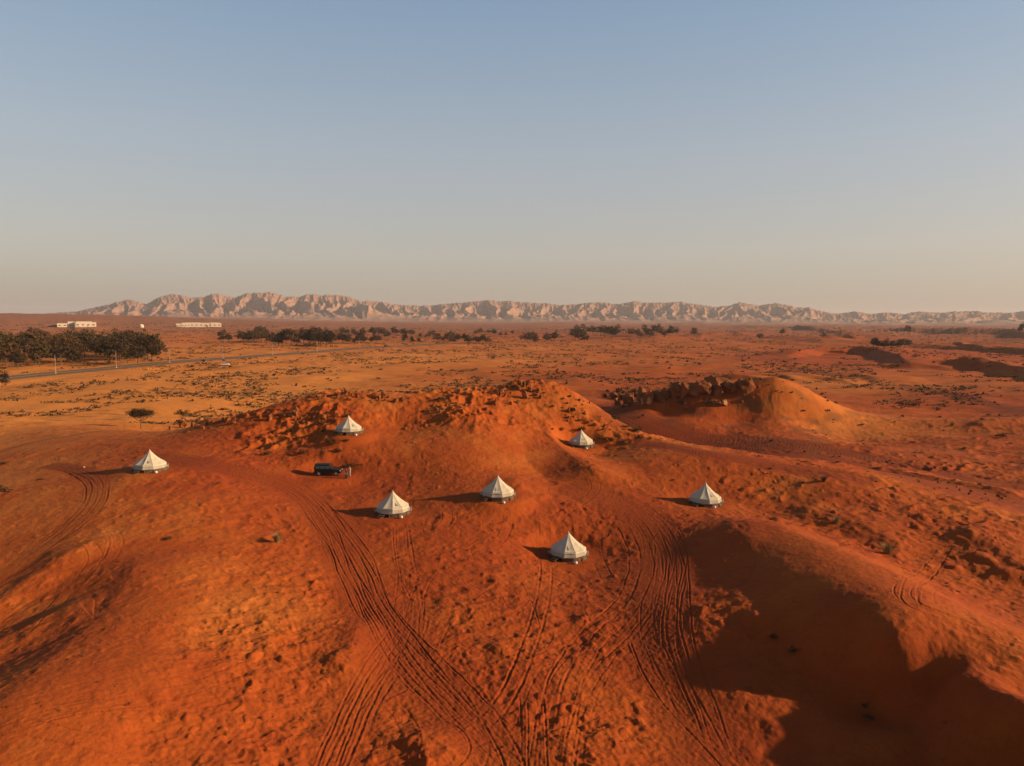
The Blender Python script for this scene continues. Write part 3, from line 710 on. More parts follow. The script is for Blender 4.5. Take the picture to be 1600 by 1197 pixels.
def rings(bm, RS, close=False):
    """RS: list of rings (lists of points)"""
    V = [[bm.verts.new(p) for p in r] for r in RS]
    for a, b in zip(V[:-1], V[1:]):
        n = len(a)
        for i in range(n): bm.faces.new((a[i], a[(i + 1) % n], b[(i + 1) % n], b[i]))
    if close: bm.faces.new(V[0][::-1]); bm.faces.new(V[-1])

# ------------------------------------------------------------------ road
def road():
    co = []; f = []
    n = len(ROAD)
    T = np.gradient(ROAD, axis=0); T /= np.hypot(T[:, 0], T[:, 1])[:, None]
    Nn = np.stack([T[:, 1], -T[:, 0]], -1)
    def strip(name, o0, o1, dz, mat, parent=None):
        A = ROAD + Nn * o0; B = ROAD + Nn * o1
        co = np.concatenate([np.c_[A, ROADZ + dz], np.c_[B, ROADZ + dz]])
        i = np.arange(n - 1); q = np.stack([i, i + n, i + n + 1, i + 1], -1)
        o = link(bpy.data.objects.new(name, np_mesh(name, co, q[:, ::-1], mat)), parent); return o
    r = strip("road", -10.5, -1.5, .05, M['asphalt']); tag(r, kind="structure", label="grey asphalt dual carriageway crossing the plain")
    r2 = strip("road", 1.5, 10.5, .05, M['asphalt']); tag(r2, kind="structure", label="grey asphalt dual carriageway crossing the plain")
    for p_, offs in ((r, (-10.1, -2.0)), (r2, (1.8, 9.9))):
        for o in offs: strip("edge_line", o, o + .25, .07, M['line'], p_)
    return Nn
ROADN = road()

# ------------------------------------------------------------------ bell tents on their decks
def tent_meshes():
    NP = 10; SUB = 4
    def ring(r, z, sag=0., tw=.16, wob=0.):
        out = []
        for k in range(NP):
            a0 = 2 * math.pi * (k + tw) / NP; a1 = 2 * math.pi * (k + 1 + tw) / NP
            p0 = Vector((r * math.cos(a0), r * math.sin(a0), z)); p1 = Vector((r * math.cos(a1), r * math.sin(a1), z))
            for s in range(SUB):
                t = s / SUB; p = p0.lerp(p1, t); bow = math.sin(math.pi * t)
                p.z -= sag * bow; p.xy *= 1 + wob * math.sin(7 * t * 6.28 + k); out.append(p)
        return out
    bm = bmesh.new()
    rings(bm, [ring(.05, 2.74), ring(.22, 2.50, .0), ring(.62, 2.05, .02), ring(1.15, 1.55, .05), ring(1.70, 1.12, .06), ring(2.12, .84, .06), ring(2.38, .70, .05)])
    roof = bm
    bm = bmesh.new(); rings(bm, [ring(2.33, .72, .05), ring(2.40, .56, .04, wob=.006), ring(2.42, .50, .03, wob=.01)]); val = bm
    bm = bmesh.new(); rings(bm, [ring(2.30, .68, .05), ring(2.40, .36, .02, wob=.006), ring(2.56, .06, .0, wob=.01), ring(2.60, .02, 0, wob=.012)]); wall = bm
    return roof, val, wall
def solidify(o, t=.02):
    m = o.modifiers.new("thickness", 'SOLIDIFY'); m.thickness = t; m.offset = -1
def make_tent():
    t = empty("bell_tent", (0, 0, 0))
    roof, val, wall = tent_meshes()
    r = obj("roof", roof, M['canvas'], t); solidify(r)
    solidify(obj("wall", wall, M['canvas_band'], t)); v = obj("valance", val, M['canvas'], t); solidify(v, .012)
    bm = bmesh.new(); tube(bm, (0, 0, 2.68), (0, 0, 2.82), .05, .03); bmesh.ops.create_uvsphere(bm, u_segments=8, v_segments=6, radius=.05, matrix=Matrix.Translation((0, 0, 2.84)))
    obj("pole_cap", bm, M['white'], t)
    # small triangular vent let into the front panel
    bm = bmesh.new(); a = R(-78)
    def on(r_, z_, da): return Vector((math.cos(a + da) * r_, math.sin(a + da) * r_, z_))
    vs = [on(1.98, 1.02, -.07), on(1.98, 1.02, .07), on(1.42, 1.45, 0)]; bm.faces.new([bm.verts.new(p) for p in vs])
    o = obj("vent", bm, M['vent'], r); solidify(o, -.02)
    return t
def make_deck():
    t = empty("tent_deck", (0, 0, 0)); n = 12; bm = bmesh.new()
    def rg_(r_, z_): return [Vector((r_ * math.cos(2 * math.pi * (i + .5) / n), r_ * math.sin(2 * math.pi * (i + .5) / n), z_)) for i in range(n)]
    rings(bm, [rg_(2.78, .36), rg_(2.80, .46)], close=True); obj("deck_boards", bm, M['deck'], t)
    for i in range(n):
        a = 2 * math.pi * (i + .5) / n; bm = bmesh.new(); x, y = 2.68 * math.cos(a), 2.68 * math.sin(a)
        tube(bm, (x, y, -.7), (x, y, .36), .06); obj("leg", bm, M['deck'], t)
    bm = bmesh.new()
    for i in range(26):      # screen of upright sticks under the front and right
        a = R(-100) + R(110) * i / 25; x, y = 2.60 * math.cos(a), 2.60 * math.sin(a)
        box(bm, (x, y, .02), (.09, .03, .66), a + math.pi / 2)
    obj("skirt", bm, M['lattice'], t)
    for a in (-14, -24, 188, 200):
        bm = bmesh.new(); x, y = 2.74 * math.cos(R(a)), 2.74 * math.sin(R(a)); tube(bm, (x, y, .462), (x, y, 1.0 if a < 0 else .80), .045, .035); obj("post", bm, M['post'], t)
    bm = bmesh.new(); a = R(-128)
    for k in range(2): box(bm, (math.cos(a) * (2.95 + .3 * k), math.sin(a) * (2.95 + .3 * k), .27 - .17 * k), (.3, 1.0, .06), a)
    obj("step", bm, M['deck'], t)
    return t
tent0 = make_tent(); deck0 = make_deck()
bm = bmesh.new(); bmesh.ops.create_uvsphere(bm, u_segments=16, v_segments=10, radius=.23); bmesh.ops.scale(bm, vec=(1, 1, .88), verts=bm.verts)
globe0 = obj("white_pouf", bm, M['white'], None, True)
def where(u, v):
    a = ["at far left", "left of the centre", "near the centre", "right of the centre", "at far right"][int(np.clip(u / 320, 0, 4))]
    b = "far out by the tree line" if v < 556 else "midway across the plain" if v < 580 else "just beyond the dune ridge" if v < 640 else "nearest the camp"
    return b + " " + a
DESC = ["nearest the camera", "inside the looping tyre tracks", "in the middle of the camp",
        "on the slope behind the black off-road car", "alone at the far left", "small and far on the dune shoulder", "at the right end of the camp"]
ROT = [0, 8, -6, 14, -10, 5, 20]
for i, (x, y, z) in enumerate(TENT_POS[:7]):
    t = tent0 if i == 0 else copy_tree(tent0); d = deck0 if i == 0 else copy_tree(deck0); g = globe0 if i == 0 else copy_tree(globe0)
    rz = math.atan2(-x, y) + R(ROT[i]) * .4
    t.location = (x, y, z + .47); t.rotation_euler = (0, 0, rz + R(ROT[i])); d.location = (x, y, z); d.rotation_euler = (0, 0, rz)
    k = (.9, 1.0, 1.02, 1.05)[i % 4] * .5
    gx, gy = x + math.cos(rz + R(-72)) * 3.25, y + math.sin(rz + R(-72)) * 3.25
    g.location = (gx, gy, gz(gx, gy) + .17)
    tag(t, "cream canvas bell tent " + DESC[i], "tent", "bell tents of the camp")
    tag(d, "low round timber deck under the bell tent " + DESC[i].split(',')[0], "deck", "round decks under the bell tents")
    tag(g, "white pouf before the tent " + DESC[i].split(',')[0], "pouf", "white poufs by the tents")

# ------------------------------------------------------------------ black off-road car
def prism(bm, prof, y0, y1, inset=None):
    """side profile (x, z) swept across y; inset narrows by height"""
    f = inset or (lambda z: 0.0)
    A = [bm.verts.new((x, y0 + f(z), z)) for x, z in prof]; B = [bm.verts.new((x, y1 - f(z), z)) for x, z in prof]
    n = len(prof)
    for i in range(n): bm.faces.new((A[i], A[(i + 1) % n], B[(i + 1) % n], B[i]))
    bm.faces.new(A[::-1]); bm.faces.new(B)
def make_offroader():
    t = empty("offroad_car", (0, 0, 0)); W = .92
    prof = [(-2.2, .55), (-2.2, 1.12), (1.0, 1.12), (2.05, 1.02), (2.22, .92), (2.25, .55), (1.95, .5), (1.85, .78), (1.55, .90), (1.2, .78), (1.08, .48), (-.98, .48), (-1.1, .78), (-1.42, .90), (-1.75, .78), (-1.85, .5)]
    bm = bmesh.new(); prism(bm, prof, -W, W); b = obj("body", bm, M['black'], t)
    bv = b.modifiers.new("bevel", 'BEVEL'); bv.width = .035; bv.segments = 2
    bm = bmesh.new(); prism(bm, [(-2.16, 1.118), (-2.10, 1.84), (.35, 1.84), (.92, 1.118)], -W + .03, W - .03, lambda z: .10 * max(0, z - 1.12) / .72); c = obj("cabin", bm, M['black'], t)
    c.modifiers.new("bevel", 'BEVEL').width = .04
    bm = bmesh.new(); prism(bm, [(-2.2, 1.86), (-2.2, 1.93), (.25, 1.93), (.25, 1.86)], -.70, .70); obj("roof_rack", bm, M['trim'], t)
    for s in (-1, 1):       # side windows, windscreen pieces
        for x0, x1 in ((-1.98, -1.32), (-1.22, -.42), (-.32, .38)):
            bm = bmesh.new(); sl = .28 if x1 > 0 else 0
            pts = [(x0, 1.22), (x1 + sl * .9, 1.22), (x1, 1.70), (x0, 1.70)]
            vs = [bm.verts.new((x, s * (W - .03 - .10 * (z - 1.12) / .72 + .006), z)) for x, z in pts]; bm.faces.new(vs if s < 0 else vs[::-1])
            obj("window", bm, M['glass'], c)
        bm = bmesh.new(); box(bm, (.78, s * (W + .10), 1.22), (.12, .20, .15), 0, .03); obj("mirror", bm, M['trim'], t)
        bm = bmesh.new(); tube(bm, (2.215, s * .66, .84), (2.275, s * .66, .84), .12, .10, 14); obj("headlight", bm, M['lamp'], t)
        for x in (-1.42, 1.55):
            w = empty("wheel", (x, s * .80, .40)); w.parent = t
            bm = bmesh.new(); rr_ = [(.24, -.12), (.38, -.12), (.40, -.08), (.40, .08), (.38, .12), (.24, .12)]
            rings(bm, [[Vector((r_ * math.cos(a), o, r_ * math.sin(a))) for a in [2 * math.pi * i / 20 for i in range(20)]] for r_, o in rr_ + [rr_[0]]]); obj("tyre", bm, M['tyre'], w)
            bm = bmesh.new(); tube(bm, (0, -.10, 0), (0, .10, 0), .24, None, 20); 
            for i in range(5):
                a = 2 * math.pi * i / 5; box(bm, (.12 * math.cos(a), s * .105, .12 * math.sin(a)), (.06, .03, .06))
            obj("rim", bm, M['alloy'], w)
    bm = bmesh.new(); vs = [bm.verts.new(p) for p in [(.925, -.80, 1.15), (.925, .80, 1.15), (.40, .72, 1.80), (.40, -.72, 1.80)]]; bm.faces.new(vs); obj("windscreen", bm, M['glass'], c)
    bm = bmesh.new(); box(bm, (2.30, 0, .58), (.18, 1.84, .20), 0, .03); obj("bumper", bm, M['trim'], t)
    bm = bmesh.new(); box(bm, (-2.26, 0, .58), (.14, 1.84, .18), 0, .03); obj("bumper", bm, M['trim'], t)
    bm = bmesh.new()
    for i in range(6): box(bm, (2.255, -.40 + .16 * i, .84), (.04, .08, .22))
    obj("grille", bm, M['trim'], t)
    bm = bmesh.new(); tube(bm, (-2.20, .1, 1.15), (-2.40, .1, 1.15), .38, None, 20); obj("spare_wheel", bm, M['tyre'], t)
    return t
cx, cy, cz = TENT_POS[7]
car = make_offroader(); car.location = (cx, cy, gz(cx, cy)); car.rotation_euler = (0, 0, math.atan2(-cx, cy) - R(14)); car.scale = (.98, .98, 1.0)
tag(car, "black boxy off-road car with roof rack parked on the sand behind the camp", "car")

# ------------------------------------------------------------------ two people by the car
def skinned(name, verts, edges, radii, mat, parent=None, sub=1):
    me = bpy.data.meshes.new(name); me.from_pydata(verts, edges, []); me.materials.append(mat)
    o = link(bpy.data.objects.new(name, me), parent)
    sk = o.modifiers.new("skin", 'SKIN'); sk.use_smooth_shade = True
    if not me.skin_vertices: 
        with bpy.context.temp_override(object=o, active_object=o): pass
    return o, sub
def limb_mesh(name, chains, mat, parent=None):
    """one continuous surface grown round joint chains and fused into one mesh by voxel remesh"""
    bm = bmesh.new()
    for ch in chains:
        for (p, r_), (p2, r2) in zip(ch[:-1], ch[1:]):
            tube(bm, p, p2, r_, r2, 10)
        for p, r_ in ch: bmesh.ops.create_uvsphere(bm, u_segments=10, v_segments=7, radius=r_, matrix=Matrix.Translation(p))
    o = obj(name, bm, mat, parent, True)
    m = o.modifiers.new("fuse", 'REMESH'); m.mode = 'VOXEL'; m.voxel_size = .016; m.use_smooth_shade = True
    s_ = o.modifiers.new("smooth", 'SMOOTH'); s_.iterations = 2; s_.factor = .5
    return o
def person(loc, rz, top, bottom, stride, arm, longdress=False):
    hip, kn, an = .92, .50, .08
    L = [((-.09, 0, hip), .10), ((-.10, .10 * stride, kn), .065), ((-.10, -.06 * stride, an), .042), ((-.10, .10 - .06 * stride, .035), .032)]
    Rr = [((.09, 0, hip), .10), ((.10, -.05 * stride, kn), .065), ((.10, -.22 * stride, an + .02), .042), ((.10, .08 - .22 * stride, .04), .032)]
    torso = [((0, 0, hip), .135), ((0, 0, 1.10), .125), ((0, .01, 1.33), .145), ((0, 0, 1.46), .07), ((0, .01, 1.54), .052)]
    sh = [((-.17, 0, 1.40), .06), ((0, 0, 1.40), .09), ((.17, 0, 1.40), .06)]
    head = [((0, .015, 1.62), .082), ((0, .01, 1.68), .092)]; nose = [((0, .085, 1.635), .016), ((0, .11, 1.62), .012)]
    ears = [((-.088, .0, 1.64), .018), ((.088, .0, 1.64), .018)]
    def armch(s, fwd):
        e = (s * .23, .05 * fwd, 1.13); w = (s * .22, .22 * fwd, .92 + .10 * fwd)
        ch = [[((s * .18, 0, 1.39), .052), (e, .042), (w, .028)]]
        for k in range(4):
            dx = (-.022 + .015 * k); ch.append([(w, .018), ((w[0] + dx, w[1] + .02, w[2] - .07), .010), ((w[0] + dx, w[1] + .035, w[2] - .15 + .01 * abs(k - 1.5)), .009)])
        ch.append([(w, .015), ((w[0] - s * .035, w[1] + .03, w[2] - .06), .010), ((w[0] - s * .04, w[1] + .05, w[2] - .10), .009)])
        return ch
    al, ar = armch(-1, arm), armch(1, .2)
    o = limb_mesh("person", [L, Rr, torso, sh, head, nose, ears] + al + ar, M['skin'])
    o.location = loc; o.rotation_euler = (0, 0, rz)
    fat = lambda ch, k: [(p, r_ + k) for p, r_ in ch]
    limb_mesh("top", [fat(torso[:4], .018), fat(sh, .02), fat(al[0][:2], .018), fat(ar[0][:2], .018)], top, o)
    if longdress:
        bm = bmesh.new(); rings(bm, [[Vector((r_ * math.cos(a), r_ * .8 * math.sin(a), z)) for a in [2 * math.pi * i / 18 for i in range(18)]] for r_, z in ((.16, 1.08), (.19, .9), (.22, .5), (.27, .16))], close=True)
        obj("skirt", bm, bottom, o, True)
    else: limb_mesh("trousers", [fat(L[:3], .018), fat(Rr[:3], .018), fat(torso[:1], .02)], bottom, o)
    bm = bmesh.new(); bmesh.ops.create_uvsphere(bm, u_segments=14, v_segments=9, radius=.104, matrix=Matrix.Translation((0, -.012, 1.70)))
    bmesh.ops.delete(bm, geom=[v for v in bm.verts if v.co.y > .05 and v.co.z < 1.70 or v.co.z < 1.63 and v.co.y > -.03], context='VERTS')
    obj("hair", bm, M['hair'], o, True)
    return o
p = hit(541.5, 748); pa = person((p[0], p[1], p[2] - .01), R(-120), M['dark'], M['dark'], .4, .2, True)
tag(pa, "person in long dark clothes standing in front of the black car", "person")
p = hit(546.5, 744.5); pb = person((p[0], p[1], p[2] - .01), R(150), M['shirt'], M['trous'], 1.0, .9)
tag(pb, "person in a pale orange top and light trousers walking beside the car", "person")

# ------------------------------------------------------------------ rocks
def rock_mesh(seed, tall=1.0):
    rnd = random.Random(seed); bm = bmesh.new()
    for _ in range(16):
        v = Vector((rnd.uniform(-1, 1), rnd.uniform(-1, 1), rnd.uniform(-1, 1))); v.normalize(); v *= rnd.uniform(.8, 1)
        bm.verts.new((v.x * .5, v.y * .42, v.z * .5 * tall))
    r = bmesh.ops.convex_hull(bm, input=bm.verts)
    bmesh.ops.delete(bm, geom=[g for g in r['geom_interior'] if isinstance(g, bmesh.types.BMVert)], context='VERTS')
    bmesh.ops.bevel(bm, geom=list(bm.edges), offset=.012, segments=1, affect='EDGES')
    bmesh.ops.triangulate(bm, faces=bm.faces); bmesh.ops.subdivide_edges(bm, edges=bm.edges, cuts=2, use_grid_fill=True)
    for v in bm.verts:
        n = float(perlin(np.array([v.co.x * 6 + seed * 3.3]), np.array([v.co.z * 6 + v.co.y * 5]))[0]); v.co *= 1 + .12 * n
    me = bpy.data.meshes.new("rock"); bm.to_mesh(me); bm.free(); me.materials.append(M['rock']); return me
ROCKS = [rock_mesh(i, (1.0, 1.5, .8, 1.3, 1.9, .9)[i % 6]) for i in range(10)]
PROCKS = []
for i in (2, 5, 0):
    m_ = ROCKS[i].copy(); m_.materials.clear(); m_.materials.append(M['pale_lit']); PROCKS.append(m_)
rk = random.Random(5)
def rock_at(u, v, w, label, group, h=None, meshes=ROCKS, name="rock", sink=.25, kind_i=None):
    p = hit(u, v); d = math.hypot(p[0], p[1]); s = w * d / F_PX
    o = link(bpy.data.objects.new(name, meshes[rk.randrange(len(meshes)) if kind_i is None else kind_i]))
    hz = s * rk.uniform(.6, 1.0) if h is None else h * d / F_PX
    o.scale = (s, s * rk.uniform(.7, 1.1), hz * 1.05); o.rotation_euler = (rk.uniform(-.15, .15), rk.uniform(-.2, .2), rk.uniform(0, 6.28))
    o.location = (p[0], p[1], p[2] + hz * (.5 - sink)); tag(o, label, "rock", group); return o
# the standing slabs of the right hand outcrop
for u, v, w, h in [(994,624,9,20),(1003,624,12,23),(1013,622,10,20),(1024,620,20,26),(1036,618,16,26),(1046,617,18,30),(1057,615,16,27),(1068,613,18,32),(1079,611,16,30),(1090,609,18,34),(1102,607,20,34),(1114,605,20,36),(1127,603,20,34),(1140,602,20,34),(1152,602,16,30),(1161,604,12,26)]:
    rock_at(u - (1130 - u) * .22 + rk.uniform(-4, 4), v + 6 + rk.uniform(0, 5), w * rk.uniform(1.3, 2.1), "upright brown boulder in the " + ("low left end" if u < 1030 else "middle" if u < 1085 else "tall right half" if u < 1135 else "right end") + " of the rock wall", "boulders of the rock wall", h=h * rk.uniform(.7, .95), kind_i=rk.choice([0, 1, 3, 7, 9]))
for u, v, w, h, q_ in [(1051,618,10,20,"tall slab painted sunlit ochre in the middle of the rock wall"),(1004,632,7,17,"slim slab painted sunlit ochre at the left end of the rock wall, left one"),(1014,634,8,19,"slim slab painted sunlit ochre at the left end of the rock wall, right one"),(1132,634,10,12,"block painted sunlit ochre, fallen before the right end of the rock wall")]:
    rock_at(u, v, w * 1.3, q_, None, h=h, meshes=PROCKS)  # paler rock colour stands in for sunlit facets
for u, v, w, h in [(960,622,14,13),(972,624,14,15),(984,624,14,17),(1030,626,18,22),(1060,622,18,20),(1095,618,20,24),(1118,616,18,22),(1148,614,16,22)]:
    rock_at(u, v, w * 1.5, "low brown boulder along the foot of the rock wall", "low boulders of the rock wall", h=h, kind_i=rk.choice([0, 2, 5, 9]))
for u, v, w in [(1124,631,9),(1131,628,12),(1137,633,8),(1108,627,6),(1183,618,8),(1176,622,5),(1160,628,5),(1095,622,6),(1070,632,5),(1048,634,5),(1185,606,7)]:
    rock_at(u, v, w, "small fallen block at the foot of the rock wall", "fallen blocks below the rock wall")
def scatter_rocks(line, n, jit, w0, w1, label, group, meshes=ROCKS):
    for _ in range(n):
        t = rk.random() * (len(line) - 1); k = min(int(t), len(line) - 2); f = t - k
        u = line[k][0] * (1 - f) + line[k + 1][0] * f + rk.gauss(0, jit); v = line[k][1] * (1 - f) + line[k + 1][1] * f + rk.gauss(0, jit * .35)
        w_ = w0 + (w1 - w0) * rk.random() ** 2.2; q_ = (w_ - w0) / (w1 - w0); ulo, uhi = min(p_[0] for p_ in line), max(p_[0] for p_ in line); f_ = (u - ulo) / (uhi - ulo)
        lb = ("small " if q_ < .15 else "medium sized " if q_ < .5 else "large ") + label.replace("small ", "").replace("dark ", "") + (", left end" if f_ < .2 else ", left half" if f_ < .45 else ", middle" if f_ < .6 else ", right half" if f_ < .82 else ", right end")
        rock_at(u, v, w_, lb, group, meshes=meshes)
scatter_rocks([(770,618),(800,604),(830,604),(845,620),(800,632),(765,630)], 60, 8, 3, 15, "jagged rock on the highest crest of the central dune", "rocks on the highest crest")
scatter_rocks([(495,622),(530,618),(560,616),(600,625),(645,622)], 55, 10, 3, 13, "rock cropping out along the ridge behind the tent", "rocks along the middle ridge")
scatter_rocks([(400,652),(440,648),(480,655),(520,660)], 50, 13, 3, 12, "rock on the slope left of the tent below the ridge", "rocks left of the ridge tent")
scatter_rocks([(262,668),(300,665),(340,662),(380,656)], 40, 10, 3, 11, "rock near the dark umbrella tree at the left end of the ridge", "rocks by the umbrella tree")
scatter_rocks([(670,640),(700,645),(720,630),(760,640)], 26, 12, 2, 10, "small rock in the sand between the two ridge crests", "rocks between the crests")
scatter_rocks([(860,612),(905,632),(885,650),(925,655),(960,672)], 44, 11, 2, 9, "small rock on the slope above the farthest tent", "rocks above the farthest tent")
scatter_rocks([(1400,748),(1460,758),(1520,770),(1590,790)], 34, 10, 2, 6, "dark stone in the stony bank at far right", "stones of the right bank")
o = rock_at(286, 668, 16, "large square ochre boulder beside the umbrella tree", None, h=15, kind_i=0); 
o = rock_at(647, 692, 5, "single pale stone on the smooth slope above the middle of the camp", None, meshes=PROCKS)
o = rock_at(131, 731, 5, "single pale stone on the sand left of the leftmost tent", None, meshes=PROCKS)
for i_ in range(60):
    u, v = rk.uniform(300, 560), rk.uniform(660, 730)
    if i_ > 32: u, v = rk.uniform(250, 1150), rk.uniform(720, 1150)
    rock_at(u, v, rk.uniform(1.2, 2.6), "small pale stone lying on the open sand", "pale stones on the sand", meshes=PROCKS, name="stone")

# ------------------------------------------------------------------ plants
def leaf_cloud(seed, clumps, per, size, mat, rx, ry, rz_, z0, shell=.55, up_bias=0.):
    """crown made of many small leaf faces gathered in uneven clumps"""
    g = np.random.RandomState(seed); pts = []
    for _ in range(clumps):
        d = g.normal(size=3); d /= np.linalg.norm(d); rad = g.uniform(shell, 1.0)
        c = d * rad * np.array([rx, ry, rz_]); 
        if c[2] < -rz_ * .45: c[2] *= .4
        cr_ = g.uniform(.16, .34) * min(rx, ry) 
        q = g.normal(size=(per, 3)) * cr_ * np.array([.6, .6, .42 if up_bias == 0 else .5]) + c
        pts.append(q)
    P = np.concatenate(pts); P[:, 2] += z0; n = len(P)
    a = g.normal(size=(n, 3)); a /= np.linalg.norm(a, axis=1)[:, None]; b = np.cross(a, g.normal(size=(n, 3))); b /= np.linalg.norm(b, axis=1)[:, None]
    s = size * g.uniform(.5, 1.3, (n, 1)); co = np.stack([P - a * s, P + b * s * .5, P + a * s, P - b * s * .5], 1).reshape(-1, 3)
    return np_mesh("foliage", co, np.arange(n * 4).reshape(n, 4), mat, smooth=False)
def trunk_bm(seed, h, r0, spread, nl):
    g = random.Random(seed); bm = bmesh.new(); top = Vector((g.uniform(-.1, .1) * h, g.uniform(-.1, .1) * h, h * .45))
    tube(bm, (0, 0, -.6), top, r0, r0 * .7)
    for i in range(nl):
        a = 6.28 * i / nl + g.uniform(-.4, .4); e = Vector((math.cos(a) * spread * g.uniform(.5, .9), math.sin(a) * spread * g.uniform(.5, .9), h * g.uniform(.75, .95)))
        mdl = top.lerp(e, .5) + Vector((0, 0, -.06 * h)); tube(bm, top, mdl, r0 * .5, r0 * .32, 6); tube(bm, mdl, e, r0 * .32, r0 * .12, 5)
    return bm
# ghaf-like trees, 1 unit = the tree's height; a few crowns shared by all copies
TREES = []
for i in range(7):
    w = (.42, .36, .5, .33, .46, .40, .55)[i]; mt = (M['leafd'], M['leafo'], M['leafb'], M['leafd'], M['leafo'], M['leafb'], M['leafd'])[i]
    cr_ = leaf_cloud(40 + i, 40, 42, .036, mt, w, w * .95, .44, .52, .35)
    tm = bpy.data.meshes.new("trunk"); b_ = trunk_bm(i, .62, .022, w * .8, 5); b_.to_mesh(tm); b_.free(); tm.materials.append(M['bark'])
    TREES.append((cr_, tm))
tr = random.Random(21)
def tree_at(p, h, label, group, kind=None, name="tree", wide=1.0):
    cr_, tm = TREES[tr.randrange(7) if kind is None else kind]
    e = empty(name, (p[0], p[1], p[2] - .1), tr.uniform(0, 6.28)); e.scale = (h * wide, h * wide, h)
    link(bpy.data.objects.new("crown", cr_), e); link(bpy.data.objects.new("trunk", tm), e)
    tag(e, label.replace("spreading dark spreading", "wide spreading dark"), "tree", group); return e
GG = "trees of the dense grove at far left"
def trees(u0, u1, va, vb, n, hpx, label, group, wide=1.0):
    label0 = label
    for i in range(n):
        u = u0 + (u1 - u0) * (i + tr.random()) / n; v = tr.uniform(va, vb); p = hit(u, v); d = math.hypot(p[0], p[1])
        if group == GG: label = ["tall", "rounded", "spreading"][int(hpx + i) % 3] + " dark tree in the " + ("front" if va > 550 else "middle" if va > 545 else "back") + " rows of the left grove, " + ("left part" if u < 60 else "middle part" if u < 150 else "right part")
        elif n > 1: label = label0 + (", left end" if i == 0 else ", right end" if i == n - 1 else ", left half" if i < n / 2 else ", right half")
        kd = tr.randrange(7)
        if n > 1: label = ("dark ", "olive ", "brown ", "dark ", "olive ", "brown ", "spreading dark ")[kd] + label.replace("small dark ", "small ").replace(" dark ", " ").replace("dark ", "", 1)
        tree_at(p, min(hpx * d / F_PX * 1.5 * tr.uniform(.6, 1.2), 22), label, group, kind=kd, wide=wide * tr.uniform(.85, 1.25))
GL = "dark bushy tree in the dense grove behind the road at far left"; GG = "trees of the dense grove at far left"
trees(-70, 245, 556, 577 - 6, 30, 26, GL, GG, 1.05); trees(-70, 200, 548, 556, 26, 22, GL, GG, 1.05); trees(-70, 130, 542, 548, 16, 17, GL, GG, 1.1)
trees(195, 240, 552, 564, 9, 30, GL, GG); trees(-70, 120, 570, 577, 8, 24, GL, GG)
trees(163, 190, 540, 543, 5, 10, "small dark tree behind the right part of the dense grove", "small trees behind the grove")
tree_at(hit(252, 548), 9, "round tree by the white hut at the right end of the grove", None, 2)
tree_at(hit(259, 553), 6, "low bushy tree in front of the round tree near the white hut", None, 5)
tree_at(hit(3, 606), 8.5, "dark bushy tree at the left edge on the near side of the road", None, 0)
for k_, (u0, u1, va, vb, n, hp, lab) in enumerate([
 (343,362,535,537,2,13,"left end of the line behind the road"),(376,420,532,537,7,13,"left part of the line behind the road"),(398,428,524,530,5,10,"back row above the line behind the road"),(424,466,534,541,9,17,"thick clump left of the largest clump"),
 (474,520,536,541,11,19,"largest clump of trees right beside the road"),(534,570,534,538,7,10,"low clump just beyond the largest clump"),(532,570,523,526,5,8,"thin back row beyond the largest clump"),(577,592,534,536,3,8,"short row beside the road near its far end"),
 (578,612,522,529,7,9,"row of trees left of the small white hut"),(612,648,523,527,7,8,"row of trees below the small white hut"),(656,683,524,528,5,6,"low row right of the small white hut"),(627,655,533,537,5,8,"clump touching the far end of the road"),
 (684,762,533,538,13,10,"broad dark clump in the middle distance"),(742,802,522,526,8,6,"thin line above the broad dark clump"),(820,840,533,537,3,13,"single dark clump below the centre of the mountains"),(848,868,533,536,3,10,"small dark clump right of the single clump"),
 (893,916,529,536,4,16,"pair of tall clumps right of the centre"),(900,935,516,523,5,8,"back row right of the centre"),(935,970,524,531,6,13,"long broken grove right of the centre"),(985,1060,519,529,13,10,"right half of the long broken grove"),
 (1080,1090,522,526,2,9,"lone clump right of the long broken grove"),(1186,1195,529,532,1,8,"single bush on the plain below the right mountains"),(1360,1422,541,545,10,9,"low thicket on the right dunes"),(1212,1222,524,527,1,7,"lone tree on the far dunes"),(1284,1290,526,530,1,9,"lone tree on the dune shoulder"),(1412,1420,520,524,1,9,"lone tree on the right horizon dunes"),(1592,1602,517,520,2,7,"dark trees at the right edge on the horizon")]):
    trees(u0, u1, va, vb, n, hp, "dark tree in the " + lab if n > 1 else lab, None if n == 1 else "trees of the " + lab, 1.1)
# umbrella shaped thorn tree on the left end of the ridge, and its pale neighbour
def thorn_tree(u, v, width, height, seed, label, mat, dens=60):
    p = hit(u, v); e = empty("thorn_tree", (p[0], p[1], p[2] - .1)); w = width / 2
    cr_ = leaf_cloud(seed, dens, 70, .12, mat, w, w * .85, height * .24, height * .78, .2)
    link(bpy.data.objects.new("crown", cr_), e); obj("trunk", trunk_bm(seed, height * .85, .14, w * .8, 8), M['bark'], e); tag(e, label, "tree"); return e
thorn_tree(221, 670, 6.8, 5.4, 3, "dark umbrella shaped thorn tree casting a long shadow to the left", M['leafd'], 130)
thorn_tree(287, 664, 5.2, 4.8, 4, "thin brown thorn tree behind the square ochre boulder", M['leafb'], 22)
